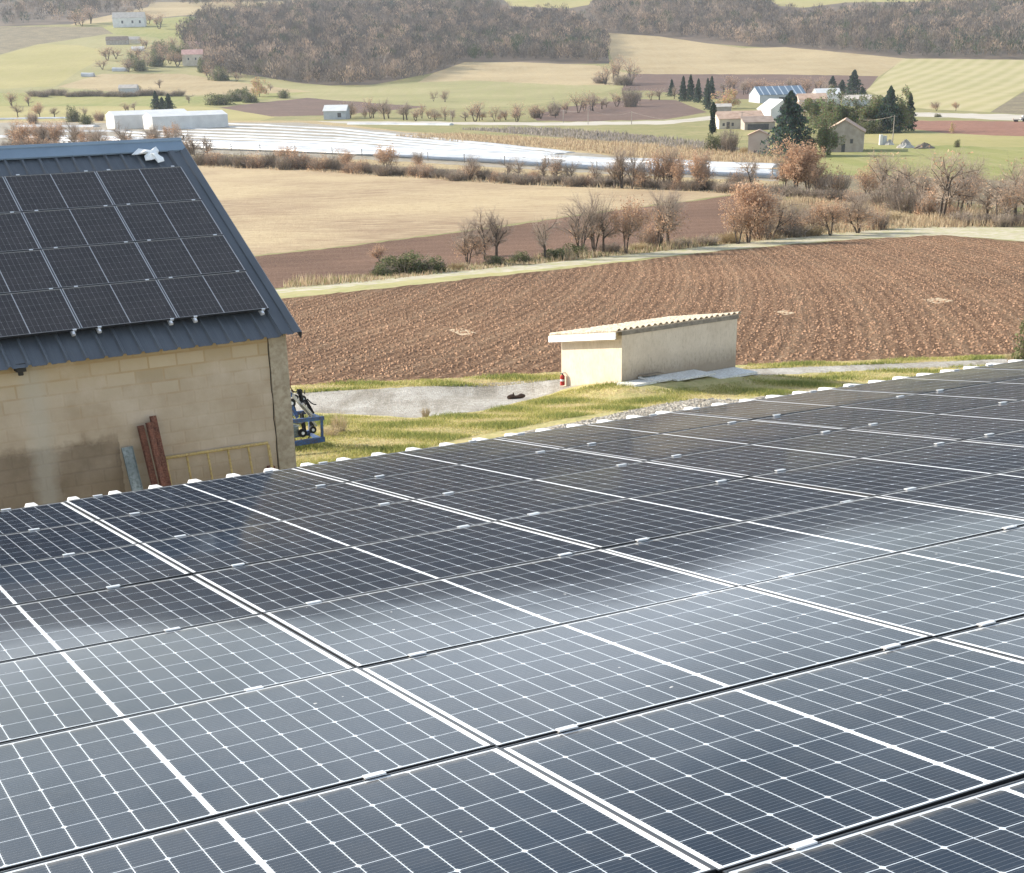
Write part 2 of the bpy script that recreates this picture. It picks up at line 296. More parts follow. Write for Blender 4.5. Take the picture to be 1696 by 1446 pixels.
# ------------------------------------------------------------------ fields, traced on the ground  (name, material, photo outline)
REG = [
 ('woodland_floor', 'woodfloor', [(-900, -700), (2600, -700), (2600, 60), (1696, 100), (1500, 98), (1280, 80), (1000, 60), (1010, 105), (770, 110), (620, 140), (500, 143), (330, 130), (300, 60), (340, 25), (130, 40), (0, 44), (-900, 60)]),
 ('hill_field', 'straw', [(115, 42), (300, 26), (470, 14), (470, 2), (250, 4), (245, 12), (130, 36)]),
 ('hill_field', 'grass_bright', [(830, -5), (985, -5), (975, 8), (940, 14), (845, 10)]),
 ('hill_field', 'grass_bright', [(1268, -5), (1500, -5), (1696, -2), (1696, 2), (1400, 4), (1330, 13), (1290, 10)]),
 ('hill_meadow', 'grass_green', [(170, 45), (300, 27), (340, 30), (300, 62), (250, 66), (180, 66)]),
 ('fallow_field', 'scrub', [(-500, 50), (60, 44), (170, 45), (188, 56), (150, 70), (60, 74), (-80, 112), (-500, 130)]),
 ('pale_slope', 'grass_pale', [(60, 74), (180, 56), (260, 62), (330, 110), (500, 138), (640, 150), (900, 150), (500, 166), (300, 168), (0, 156), (-500, 170), (-500, 130), (-80, 112)]),
 ('green_field', 'grass_bright', [(-500, 150), (-90, 118), (65, 73), (130, 75), (166, 82), (168, 98), (130, 118), (92, 143), (0, 147), (-500, 162)]),
 ('straw_slope', 'straw', [(95, 144), (170, 122), (300, 122), (420, 140), (520, 152), (300, 158), (190, 152)]),
 ('meadow_strip', 'grass_green', [(-500, 162), (0, 154), (340, 160), (520, 152), (400, 172), (330, 178), (0, 176), (-500, 186)]),
 ('meadow_strip', 'grass_bright', [(-500, 186), (0, 176), (330, 176), (470, 190), (430, 200), (0, 200), (-500, 212)]),
 ('ploughed_strip', 'darksoil', [(362, 178), (430, 170), (520, 161), (590, 168), (760, 166), (700, 178), (560, 190), (450, 193)]),
 ('straw_field', 'straw', [(690, 138), (720, 120), (770, 103), (860, 103), (985, 108), (1045, 122), (1040, 140), (940, 142), (780, 133)]),
 ('green_slope', 'grass_pale', [(480, 160), (560, 146), (690, 137), (780, 133), (940, 141), (1042, 141), (1000, 152), (870, 176), (760, 180), (640, 172)]),
 ('straw_hill_field', 'straw', [(1000, 54), (1090, 60), (1230, 80), (1300, 78), (1500, 97), (1455, 127), (1280, 124), (1120, 124), (1062, 123), (1020, 112), (1010, 90)]),
 ('ploughed_band', 'darksoil', [(1040, 122), (1120, 123), (1280, 123), (1455, 126), (1436, 150), (1380, 162), (1200, 165), (1075, 150), (1030, 150)]),
 ('sown_slope', 'striped', [(1496, 97), (1696, 99), (2600, 104), (2600, 150), (1800, 155), (1696, 150), (1640, 186), (1560, 182), (1505, 178), (1434, 150)]),
 ('dry_bank', 'scrub', [(1640, 186), (1696, 152), (2600, 150), (2600, 190), (1696, 190)]),
 ('ploughed_field', 'darksoil', [(880, 192), (930, 178), (1050, 164), (1120, 166), (1172, 186), (1100, 198), (960, 201), (890, 200)]),
 ('valley_road', 'greyroad', [(500, 200), (900, 203), (1100, 200), (1200, 190), (1340, 180), (1510, 186), (1696, 190), (2600, 200), (2600, 212), (1696, 200), (1500, 192), (1340, 187), (1210, 196), (1100, 206), (900, 208), (500, 206)]),
 ('red_field', 'redsoil', [(1496, 200), (1600, 200), (2600, 216), (2600, 244), (1696, 227), (1560, 220), (1500, 212)]),
 ('yellow_meadow', 'grass_bright', [(1410, 220), (1560, 222), (2600, 246), (2600, 262), (1696, 246), (1400, 236)]),
 ('green_meadow', 'grass_green', [(1340, 236), (1696, 244), (2600, 262), (2600, 300), (1696, 290), (1380, 294), (1335, 270)]),
 ('rough_pasture', 'ground', [(540, 204), (900, 208), (1250, 212), (1250, 270), (1150, 262), (900, 236), (700, 222), (560, 214)]),
 ('reed_bed', 'reed', [(620, 216), (760, 222), (960, 232), (1200, 250), (1290, 262), (1290, 296), (1200, 284), (960, 258), (780, 240), (650, 226)]),
 ('heath_patch', 'scrub', [(760, 214), (900, 212), (1060, 224), (1180, 238), (1240, 250), (1150, 248), (980, 232), (860, 222)]),
 ('growing_ground', 'reed', [(-900, 200), (300, 200), (520, 200), (640, 214), (960, 250), (1290, 288), (1290, 312), (1000, 298), (600, 276), (340, 262), (-900, 240)]),
 ('tunnel_ground', 'heathsoil', [(-900, 204), (340, 203), (500, 203), (700, 222), (950, 252), (1292, 284), (1290, 300), (1000, 288), (600, 264), (340, 254), (-900, 236)]),
 ('hedge_bank', 'scrub', [(-900, 240), (330, 258), (600, 272), (1000, 296), (1300, 310), (1700, 345), (2600, 380), (2600, 300), (1696, 300), (1400, 290), (1300, 300), (1300, 330), (1220, 324), (1160, 318), (860, 306), (500, 282), (330, 276), (-900, 262)]),
 ('stubble_field', 'stubble', [(-1200, 262), (330, 275), (500, 281), (860, 306), (1160, 317), (1230, 320), (1150, 331), (980, 352), (800, 378), (560, 408), (430, 422), (-1200, 600)]),
 ('ploughed_brown_field', 'plough2', [(-1200, 610), (430, 424), (560, 410), (800, 380), (980, 354), (1150, 333), (1232, 321), (1330, 335), (1240, 360), (1200, 400), (900, 432), (740, 450), (620, 462), (470, 476), (-1200, 640)]),
 ('dry_verge', 'dryverge', [(1205, 398), (1245, 350), (1340, 325), (1700, 355), (2600, 380), (2600, 392), (1696, 376), (1500, 378), (1380, 388), (1210, 404), (900, 436), (740, 452), (620, 466), (470, 478), (470, 472), (620, 455), (740, 444), (900, 426)]),
 ('dirt_track', 'track', [(-1200, 650), (470, 478), (620, 464), (740, 451), (900, 436), (1210, 404), (1380, 386), (1500, 378), (1600, 375), (1696, 377), (2600, 390), (2600, 412), (1696, 400), (1560, 389), (1380, 398), (1210, 413), (900, 446), (740, 461), (620, 474), (470, 488), (-1200, 664)]),
 ('track_verge', 'greenverge', [(-1200, 664), (470, 485), (620, 471), (740, 458), (900, 445), (1100, 425), (1100, 427), (900, 449), (740, 466), (620, 479), (470, 494), (-1200, 672)]),
 ('ploughed_red_field', 'plough', [(-1200, 675), (470, 494), (620, 479), (740, 466), (900, 449), (1210, 414), (1380, 399), (1560, 389), (1696, 400), (2600, 420), (2600, 560), (1696, 588), (1240, 606), (930, 618), (700, 631), (490, 640), (-1200, 760)]),
 ('straw_patch', 'litter', [(1282, 516), (1300, 514), (1318, 518), (1300, 522)]),
 ('straw_patch', 'litter', [(1528, 496), (1555, 493), (1580, 498), (1550, 503)]),
 ('straw_patch', 'litter', [(742, 546), (765, 543), (790, 552), (765, 556)]),
 ('grass_strip', 'verge', [(-1200, 760), (490, 638), (700, 629), (930, 616), (1240, 604), (1696, 586), (2600, 558), (2600, 566), (1696, 593), (1240, 611), (930, 628), (700, 640), (490, 652), (-1200, 775)]),
 ('gravel_lane', 'lane', [(-1200, 775), (490, 651), (700, 640), (930, 628), (1240, 611), (1696, 593), (2600, 566), (2600, 596), (1696, 606), (1500, 612), (1250, 626), (930, 655), (800, 680), (690, 693), (600, 688), (480, 682), (-1200, 815)]),
 ('near_grass', 'verge', [(-1200, 815), (480, 682), (600, 687), (690, 692), (800, 680), (900, 656), (930, 646), (1030, 622), (1216, 608), (1250, 622), (1500, 611), (1696, 606), (2600, 596), (2600, 640), (1700, 650), (1300, 700), (900, 850), (500, 1000), (-1200, 1150)]),
 ('stony_edge', 'stones', [(640, 775), (860, 716), (980, 694), (1080, 672), (1150, 660), (1230, 662), (1330, 645), (1380, 641), (1420, 636), (1700, 616), (1700, 660), (1000, 800), (700, 900)]),
]
def inpoly(P, poly):
    x = P[:, 0]; y = P[:, 1]; r = np.zeros(len(P), bool); n = len(poly)
    for i in range(n):
        x1, y1 = poly[i]; x2, y2 = poly[(i+1) % n]
        if y1 == y2: continue
        c = ((y1 > y) != (y2 > y)) & (x < (x2-x1)*(y-y1)/(y2-y1)+x1); r ^= c
    return r
KT = 3.0     # weight of ln(Y) against X/Y
def st(p): return (p[0]/p[1], math.log(p[1])/KT*1.0)
def jag(poly, step=14, amp=.9):
    out = []
    n = len(poly)
    for i in range(n):
        a = np.array(poly[i], float); b = np.array(poly[(i+1) % n], float); k = max(1, int(np.linalg.norm(b-a)/step))
        k = min(k, 60); d = (b-a)/(np.linalg.norm(b-a)+1e-9); nn = np.array([-d[1], d[0]])
        inside = -100 < a[0] < 1800 or -100 < b[0] < 1800
        for j in range(k if inside else 1):
            q = a+(b-a)*j/k
            if inside and j: q = q+nn*random.uniform(-amp, amp)*min(1, max(.25, q[1]/300))
            out.append(tuple(q))
    return out
def build_ground():
    verts = []; edges = []; polys = []
    for nm, mt, pl in REG:
        P = [st(gp(x, y)) for x, y in jag(pl)]
        P = [(min(1.75, max(-1.75, a)), min(b, math.log(4500)/KT)) for a, b in P]
        b0 = len(verts); verts += P; edges += [(b0+i, b0+(i+1) % len(P)) for i in range(len(P))]; polys.append(P)
    t0, t1 = math.log(12)/KT, math.log(4600)/KT
    c0 = len(verts); verts += [(-1.8, t0), (1.8, t0), (1.8, t1), (-1.8, t1)]; edges += [(c0, c0+1), (c0+1, c0+2), (c0+2, c0+3), (c0+3, c0)]
    for t in np.linspace(math.log(12), math.log(4550), 175)[1:]:
        for s in list(np.linspace(-.5, .5, 72))+[-1.5, -1.2, -1, -.75, -.6, .6, .75, 1, 1.2, 1.5]:
            verts.append((s+random.uniform(-.005, .005), t/KT+random.uniform(-.002, .002)))
    for t in np.linspace(math.log(36), math.log(58), 40):     # finer near the hut
        for s in np.linspace(-.2, .3, 60): verts.append((s+random.uniform(-.003, .003), t/KT))
    vo, _, fo, _, _, _ = delaunay_2d_cdt([Vector(v) for v in verts], edges, [], 0, 1e-6)
    V = np.array([tuple(v) for v in vo]); Y = np.exp(V[:, 1]*KT); X = V[:, 0]*Y; Z = zg(X, Y)
    Fa = [f for f in fo if len(f) == 3]
    Fa = np.array(Fa); a, b, c = V[Fa[:, 0]], V[Fa[:, 1]], V[Fa[:, 2]]
    area = (b[:, 0]-a[:, 0])*(c[:, 1]-a[:, 1])-(b[:, 1]-a[:, 1])*(c[:, 0]-a[:, 0])
    Fa[area < 0] = Fa[area < 0][:, ::-1]
    cen = (a+b+c)/3; reg = -np.ones(len(Fa), int)
    for i, P in enumerate(polys): reg[inpoly(cen, P)] = i
    W3 = np.c_[X, Y, Z]
    for i in range(-1, len(REG)):
        fs = Fa[reg == i]
        if len(fs) == 0: continue
        u, inv = np.unique(fs, return_inverse=True); inv = inv.reshape(fs.shape)
        vs = W3[u]; fl = [tuple(f) for f in inv]
        if i < 0:
            z12 = float(zg(0, 12)); n0 = len(vs); vs = np.r_[vs, [(-21.6, 12, z12), (21.6, 12, z12), (60, -60, z12), (-60, -60, z12)]]; fl.append((n0, n0+3, n0+2, n0+1))
            nm, mt = 'ground', 'ground'
        else: nm, mt, _ = REG[i]
        o = new(nm, vs, fl, MAT[mt], smooth=True); o['kind'] = 'structure'
build_ground()

# distant mountain beyond the frame (mirrored in the glass)
def mountain():
    g = mnoise('mountain_woods', (.02, .017, .015), (.045, .036, .03), .006)
    xs = np.linspace(-7800, 7800, 110); v = []; f = []
    def ridge(x): return 330+62*math.sin(x/1150+.6)+38*math.sin(x/450+2)+14*math.sin(x/160)
    rows = [(2900, 0.0), (3150, .30), (3450, .66), (3700, .88), (3900, 1.0), (4300, .8)]
    for (y, k) in rows:
        for x in xs: v.append((x, y+60*math.sin(x/350+y), 80+(ridge(x)-20)*k))
    n = len(xs)
    for r in range(len(rows)-1):
        for i in range(n-1): f.append((r*n+i, r*n+i+1, (r+1)*n+i+1, (r+1)*n+i))
    o = new('mountain', v, f, g, smooth=True); o['kind'] = 'structure'
mountain()

# ------------------------------------------------------------------ metals, plaster, glass
def mmetal(name, c, rough=.45, metal=.0, spec=.5, var=.15, sc=3):
    g = NG(name); f = g.noise(g.pos('obj'), sc, 5, .6)
    a = tuple(x*(1-var) for x in c); b = tuple(min(1, x*(1+var)) for x in c)
    col = g.ramp(f, [(.3, a), (.7, b)]); g.bump(g.noise(g.pos('obj'), sc*.6, 3), .12, .02)
    return g.fin(col, g.math('MULTIPLY_ADD', f, .25, rough-.12), metal, spec)
MT = {}
MT['frame'] = mmetal('black_anodised_frame', (.06, .061, .065), .3, .6, .5)
MT['alu'] = mmetal('aluminium_clamp', (.78, .78, .78), .35, .55, .5, .08)
MT['blue_roof'] = mmetal('blue_coated_steel', (.09, .10, .112), .45, .15, .6, .16, 1.2)
MT['blue_trim'] = mmetal('blue_grey_flashing', (.20, .26, .32), .42, .2, .6, .12, 1.5)
MT['white_roof'] = mmetal('weathered_white_steel', (.66, .66, .65), .5, .1, .5, .08, 1.5)
MT['rust'] = mnoise('rusty_steel', (.085, .04, .032), (.19, .075, .05), 9, .85, (.26, .13, .09), 40, (30, .5, .01), 'obj')
MT['galv'] = mnoise('galvanised_steel', (.20, .23, .235), (.34, .38, .38), 5, .5, (.12, .15, .15), 20, None, 'obj', .4, .5)
MT['yellow'] = mnoise('worn_yellow_paint', (.46, .34, .12), (.58, .44, .18), 6, .6, (.34, .22, .12), 30, None, 'obj', 0, .4)
MT['blue_paint'] = mnoise('faded_blue_paint', (.03, .09, .24), (.05, .14, .34), 7, .5, (.10, .07, .06), 25, None, 'obj', .1, .5)
MT['steel'] = mmetal('bare_steel', (.50, .50, .50), .35, .7, .5)
MT['rubber'] = mmetal('black_rubber', (.018, .018, .019), .75, 0, .3)
MT['white'] = mmetal('white_sheet', (.80, .80, .78), .6, 0, .3, .06)
MT['red'] = mmetal('red_paint', (.42, .03, .025), .35, 0, .5, .2, 9)
MT['dark'] = mnoise('dark_recess', (.03, .028, .026), (.05, .046, .042), 3, .9, kind='obj')

def mcell(nm='solar_glass', lc=(.55, .60, .65), lw=1.0, t0=(.005, .0100, .021), t1=(.008, .016, .031)):
    g = NG(nm); uv = g.pos('uv'); s = g.n('ShaderNodeSeparateXYZ'); g.l(uv, s.inputs[0]); X, Y = s.outputs[0], s.outputs[1]   # metres from the panel centre
    ax = g.math('SUBTRACT', g.math('ABSOLUTE', X), .0075)                   # 0 at the middle strip
    CWX, CWY = .0929, .1832
    def tri(v, w):        # distance to the nearest grid line
        q = g.math('FRACT', g.math('DIVIDE', v, w)); return g.math('MULTIPLY', g.math('SUBTRACT', .5, g.math('ABSOLUTE', g.math('SUBTRACT', q, .5))), w)
    dx = tri(ax, CWX); dy = tri(g.math('ADD', Y, 3*CWY), CWY)
    lx = g.math('LESS_THAN', dx, .0014*lw); ly = g.math('LESS_THAN', dy, .0013*lw)
    line = g.math('MAXIMUM', lx, ly)
    corner = g.math('LESS_THAN', g.math('ADD', tri(ax, CWX*2), dy), .0105)
    line = g.math('MAXIMUM', line, corner)
    line = g.math('MAXIMUM', line, g.math('LESS_THAN', ax, 0.0)); line = g.math('MAXIMUM', line, g.math('GREATER_THAN', ax, CWX*9-.001)); line = g.math('MAXIMUM', line, g.math('GREATER_THAN', g.math('ABSOLUTE', Y), CWY*3-.001))
    bus = g.math('LESS_THAN', tri(g.math('ADD', Y, .0087), CWY/10), .0006)
    dots = g.math('MULTIPLY', g.math('LESS_THAN', tri(g.math('ADD', Y, .0087), CWY/10), .0022), g.math('LESS_THAN', dx, .0062))
    oi = g.n('ShaderNodeObjectInfo')
    tone = g.ramp(g.noise(uv, 2.2, 2), [(.3, t0), (.7, t1)])
    c = g.mix(g.math('MULTIPLY', bus, .55), tone, (.16, .17, .18)); c = g.mix(g.math('MULTIPLY', dots, .6), c, (.22, .22, .21))
    wide = g.math('MAXIMUM', g.math('LESS_THAN', ax, 0.0), g.math('GREATER_THAN', ax, CWX*9-.001)); c = g.mix(line, c, lc); c = g.mix(wide, c, (.86, .88, .90) if lw == 1 else (.42, .42, .43))  # end margins greyed on the barn copy, its dimness painted in
    dust = g.ramp(g.noise(g.pos(), 7, 6, .7), [(.45, (0, 0, 0)), (.8, (1, 1, 1))]); c = g.mix(g.math('MULTIPLY_ADD', dust, .03, .006), c, (.55, .50, .42))
    edge = g.ramp(g.math('MULTIPLY_ADD', g.noise(g.scalev(uv, (6, 1, 1)), 3, 4, .7), .05, Y), [(PS/2-.02, (0, 0, 0)), (PS/2+.03, (1, 1, 1))]); c = g.mix(g.math('MULTIPLY', edge, .35), c, (.42, .36, .27))
    spot = g.math('GREATER_THAN', g.noise(g.pos(), 26, 1), .815); c = g.mix(g.math('MULTIPLY', spot, .6), c, (.6, .58, .55))
    g.fin(c, .45, 0, 0.0)
    g.b.inputs['Coat Weight'].default_value = .74; g.b.inputs['Coat IOR'].default_value = 1.33
    g.val(g.b.inputs['Coat Roughness'], g.math('MULTIPLY_ADD', g.noise(g.pos(), 3, 4), .05, .045))
    bb = g.n('ShaderNodeBump'); bb.inputs['Strength'].default_value = .25; bb.inputs['Distance'].default_value = .012; g.l(g.noise(g.pos(), .9, 2), bb.inputs['Height']); g.l(bb.outputs[0], g.b.inputs['Coat Normal'])
    return g.m
PS = 1.137
MT['cell'] = mcell(); MT['cell_shaded'] = mcell('solar_glass_shaded', (.27, .26, .25), .8, (.040, .036, .036), (.054, .047, .047))  # barn copy: low grazing light painted into duller lines and cells

# ------------------------------------------------------------------ solar panel prototype (local x along the long side, y short side, z up; origin at the centre, underside z = 0)
PL, PS, TH = 1.735, 1.137, .035
def ring(mb, L_, S_, w, z0, z1, m=0):
    a, b = L_/2, S_/2
    mb.box((0, b-w/2, (z0+z1)/2), (L_, w, z1-z0), m); mb.box((0, -b+w/2, (z0+z1)/2), (L_, w, z1-z0), m)
    mb.box((a-w/2, 0, (z0+z1)/2), (w, S_-2*w, z1-z0), m); mb.box((-a+w/2, 0, (z0+z1)/2), (w, S_-2*w, z1-z0), m)
def panel_meshes():
    mb = MB(); ring(mb, PL, PS, .0065, 0, TH); fr = mb.build('frame', MT['frame']); 
    a, b, z = PL/2-.0065, PS/2-.0065, TH-.0025
    gl = new('glass', [(-a, -b, z), (a, -b, z), (a, b, z), (-a, b, z), (-a, -b, z-.004), (a, -b, z-.004), (a, b, z-.004), (-a, b, z-.004)], [(0, 1, 2, 3), (7, 6, 5, 4)], MT['cell'])
    ul = gl.data.uv_layers.new(name='UVMap')
    for li, l in enumerate(gl.data.loops):
        co = gl.data.vertices[l.vertex_index].co; ul.data[li].uv = (co.x, co.y)
    mb = MB(); mb.box((0, 0, TH+.004), (.066, .028, .005)); mb.box((0, 0, TH/2), (.06, .010, TH)); cl = mb.build('clamp', MT['alu'])
    return fr.data, gl.data, cl.data, (fr, gl, cl)
FRM, GLM, CLM, tmp_ = panel_meshes()
for o in tmp_: bpy.data.objects.remove(o)
def frame_matrix(o, u, v, n):
    m = Matrix.Identity(4)
    for i in range(3): m[i][0] = u[i]; m[i][1] = v[i]; m[i][2] = n[i]; m[i][3] = o[i]
    return m
GLM2 = GLM.copy(); GLM2.materials[0] = MT['cell_shaded']
def add_panel(origin, u, v, n, label, group, clamps, tilt=(0, 0), glm=None):
    """clamps: list of x positions on the +y edge / (x, side)"""
    M = frame_matrix(origin, u, v, n) @ Matrix.Rotation(tilt[0], 4, 'X') @ Matrix.Rotation(tilt[1], 4, 'Y')
    e = empty('solar_panel', (0, 0, 0), label, 'solar panel', group); e.matrix_world = M
    for nm, me in (('frame', FRM), ('glass', glm or GLM)):
        o = bpy.data.objects.new(nm, me); COL.objects.link(o); o.parent = e
    for x, sd_ in clamps:
        o = bpy.data.objects.new('clamp', CLM); COL.objects.link(o); o.parent = e; o.location = (x, sd_*(PS/2+.010), 0)
    return e
ORD = ['', 'first', 'second', 'third', 'fourth', 'fifth', 'sixth', 'seventh', 'eighth', 'ninth', 'tenth', 'eleventh']

# near roof frame (u to the right along the eave, v down the slope, n up)
NU = np.array([8.88714356e-01, 4.58461332e-01, 0]); NV = np.array([-0.45415544, 0.88036751, -0.13673291]); NN = np.cross(NU, NV)
NT = np.array([-1.07479198, 2.08547256, -1.74797976+ZC])
PU, PV = 1.742, 1.154
def nr(a, b, c=0.0): return NT+NU*a+NV*b+NN*c
rr = random.Random(5)
ROWT = {6: -.2, 5: -.1, 4: .15, 3: -.05, 2: .45, 1: .2, 0: -.35, -1: -.2}
vis = []
for j in range(-2, 7):
    for i in range(-2, 9):
        pts = [proj(nr((i+a)*PU, (j+b)*PV)) for a in np.linspace(0, 1, 7) for b in np.linspace(0, 1, 5)]
        k = sum(1 for x, y, d in pts if d > .3 and 0 < x < 1696 and 0 < y < 1446); k2 = sum(1 for x, y, d in pts if d > .3 and -260 < x < 1950 and 0 < y < 1750)
        if k2 or (-1 <= i <= 8 and j >= -1): vis.append((i, j, k > 0))
imin = {j: min(i for i, jj, kk in vis if jj == j and kk) for j in set(v[1] for v in vis) if any(kk for i, jj, kk in vis if jj == j)}
for i, j, k in vis:
    row = 7-j
    if k:
        ci = i-imin[j]+1
        rname = 'near roof, far edge row' if row == 1 else 'near roof, %s row from its far edge' % ORD[row]
        lab = 'solar panel on the %s, %s from the left' % (rname, ORD[ci])
        if ci == max(a-imin[j]+1 for a, b, c in vis if b == j and c): lab = 'solar panel on the %s, rightmost' % rname
    else: lab = 'solar panel of the near roof outside the picture'
    cf = (.14, .885) if i > 0 else (.14, .77)
    cl = [((c-.5)*PU, -1) for c in cf]
    if j == 6: cl += [((c-.5)*PU, 1) for c in cf]
    # v points away from the eye: local y = v ; the boundary towards the eye is -y
    add_panel(nr((i+.5)*PU, (j+.5)*PV, -TH), NU, NV, NN, lab, 'solar panels on the near roof', cl,
              (rad(ROWT.get(j, 0)*.55+rr.uniform(-.10, .10)), rad(rr.uniform(-.28, .28))))

def rib_sheet(name, mat, x0, x1, y0, y1, z, pitch, hgt, wt, wb, phase, parent, thick=.002, basis=None, cap=True):
    """trapezoid ribbed steel sheet; ribs run along local y"""
    xs = []
    k0 = math.floor((x0-phase)/pitch)-1; k1 = math.ceil((x1-phase)/pitch)+1
    prof = []
    for k in range(k0, k1+1):
        c = phase+k*pitch
        prof += [(c-wb/2, 0), (c-wt/2, hgt), (c+wt/2, hgt), (c+wb/2, 0), (c+pitch*.36, 0), (c+pitch*.38, .004), (c+pitch*.5, .004), (c+pitch*.52, 0)]
    prof = [(x, h) for x, h in prof if x0 <= x <= x1]; prof = [(x0, 0)]+prof+[(x1, 0)]
    ny = 2; V = []; Fc = []
    for (y) in (y0, y1):
        for x, h in prof: V.append((x, y, z+h))
    n = len(prof)
    for (y) in (y0, y1):
        for x, h in prof: V.append((x, y, z+h-thick))
    for i in range(n-1):
        Fc.append((i, i+1, n+i+1, n+i)); Fc.append((2*n+i, 3*n+i, 3*n+i+1, 2*n+i+1))
        Fc.append((i, 2*n+i, 2*n+i+1, i+1)); Fc.append((n+i, n+i+1, 3*n+i+1, 3*n+i))
    if basis is not None:
        O, U, V_, N_ = basis; V = [tuple(O+U*a+V_*b+N_*c) for a, b, c in V]
    return new(name, V, Fc, mat, parent)
shed = empty('farm_shed', (0, 0, float(zg(0, 12))), 'near farm shed with a low white ribbed steel roof covered in solar panels', 'building')
def unp(o, root):     # keep world coordinates while parenting to an empty
    o.parent = root; o.matrix_parent_inverse = Matrix.LocRotScale(root.location, root.rotation_euler, None).inverted(); return o
X0, X1 = -7.0, 22.0
unp(rib_sheet('roof', MT['white_roof'], X0, X1, -7.5, 8.72, -.125, .3135, .062, .06, .125, 1.60, None, basis=(NT, NU, NV, NN)), shed)
mb = MB()
for k in range(15):     # mounting rails under every clamp column
    i = k//2-1; cf = (.14, .885) if i > 0 else (.14, .77); a = (i+cf[k % 2])*PU
    P = nr(a, -7, -.05); Q = nr(a, 8.12, -.05); mb.beam(P, Q, .045, .028, 0, up=NN)
unp(mb.build('mounting_rails', MT['alu']), shed)
def wallquad(mb, P, Q, zt0, zt1, zb, th, inward, m=0):
    P = np.array(P); Q = np.array(Q); I = np.array(inward)*th
    vs = [(P[0], P[1], zb), (Q[0], Q[1], zb), (Q[0], Q[1], zt1), (P[0], P[1], zt0)]
    vs2 = [(x+I[0], y+I[1], z) for x, y, z in vs]
    mb.add(vs+vs2, [(0, 1, 2, 3), (7, 6, 5, 4), (0, 4, 5, 1), (1, 5, 6, 2), (2, 6, 7, 3), (3, 7, 4, 0)], m)
MT['shedwall'] = mnoise('shed_render', (.40, .36, .29), (.50, .45, .37), 1.5, .9, (.33, .29, .24), 8)
mb = MB(); gz = float(zg(0, 15))-2.5
A = nr(X0+.3, 8.3, -.16); B = nr(X1-.3, 8.3, -.16); C = nr(X1-.3, -7.2, -.2); D = nr(X0+.3, -7.2, -.2)
for P, Q in ((A, B), (B, C), (C, D), (D, A)):
    c = (A+B+C+D)/4; m_ = (P+Q)/2; d = (c-m_)[:2]; e_ = (Q-P)[:2]; nrm = np.array([-e_[1], e_[0]])/np.linalg.norm(e_); nrm = nrm*np.sign(nrm@d)
    wallquad(mb, P[:2], Q[:2], P[2]-.02, Q[2]-.02, gz, .2, nrm)
unp(mb.build('wall', MT['shedwall']), shed)

# ------------------------------------------------------------------ barn on the left
BU = np.array([0.85625745, 0.51654821, 0.0]); BU /= np.linalg.norm(BU)
bv = np.array([0.44770521, -0.74315739, -0.49726968]); bv -= BU*(bv@BU); bv /= np.linalg.norm(bv); BV = bv
BN = np.cross(BV, BU); BN = BN*np.sign(BN[2]); BT = np.array([-9.36477318, 28.61736454, -1.83437367+ZC])
BH = np.array([BV[0], BV[1], 0]); BH /= np.linalg.norm(BH)      # horizontal, towards the eye
def br(a, b, c=0.0): return BT+BU*a+BV*b+BN*c
UR = 3.88                                                       # right verge
UL = -16.0
barn = empty('barn', tuple(br(-2, 5.25)*[1, 1, 0]+[0, 0, float(zg(*br(-2, 5.25)[:2]))]), 'pale block barn with dark blue ribbed steel roof on the left', 'building')
unp(rib_sheet('roof', MT['blue_roof'], UL, UR-.38, -1.0, 5.25, -.16, .3253, .045, .035, .085, 2.83-.3253*30, None, basis=(BT, BU, BV, BN)), barn)
# far slope
ridge = br(0, -1.0, -.13); BVf = BV.copy(); BVf[:2] *= -1; BNf = BN.copy(); BNf[:2] *= -1
unp(rib_sheet('roof', MT['blue_roof'], UL, UR-.38, 0.02, 6.2, -.03, .3253, .045, .035, .085, 2.83-.3253*30, None, basis=(ridge, BU, BVf, BNf)), barn)
mb = MB()      # ridge cap: two flanges and a roll
for V_, N_ in ((BV, BN), (BVf, BNf)):
    p0 = ridge+N_*.055; 
    a0 = p0+BU*UL; a1 = p0+BU*(UR-.02); c0 = p0+V_*.30+BU*UL-N_*.02; c1 = p0+V_*.30+BU*(UR-.02)-N_*.02
    t = N_*.004; e0 = c0-N_*.03; e1 = c1-N_*.03
    mb.add([a0, a1, c1, c0, a0-t, a1-t, c1-t, c0-t, e0, e1], [(0, 1, 2, 3), (7, 6, 5, 4), (3, 2, 9, 8), (1, 5, 6, 2)], 0)
mb.tube(ridge+BU*UL+np.array([0, 0, .055]), ridge+BU*(UR-.02)+np.array([0, 0, .055]), .05, .05, 10)
unp(mb.build('ridge_cap', MT['blue_trim']), barn)
for V_, N_, O_, b0, b1 in ((BV, BN, BT, -.98, 5.25), (BVf, BNf, ridge-BNf*.0+BNf*.13, 0.02, 6.2)):
    mb = MB()
    off = -.16 if V_ is BV else -.16
    prof = [(UR-.42, .004), (UR-.40, .06), (UR-.30, .062), (UR-.29, .035), (UR-.17, .035), (UR-.155, .062), (UR-.02, .07), (UR, .055), (UR, -.10)]
    for (x0, h0), (x1, h1) in zip(prof[:-1], prof[1:]):
        q = [O_+BU*x0+V_*b0+N_*(off+h0), O_+BU*x1+V_*b0+N_*(off+h1), O_+BU*x1+V_*b1+N_*(off+h1), O_+BU*x0+V_*b1+N_*(off+h0)]
        mb.add(q, [(0, 1, 2, 3)])
    mb.add([O_+BU*UR+V_*b+N_*(off+h) for b, h in ((b0, -.1), (b1, -.1), (b1, .055), (b0, .055))], [(0, 1, 2, 3)])
    unp(mb.build('verge_trim', MT['blue_roof']), barn)
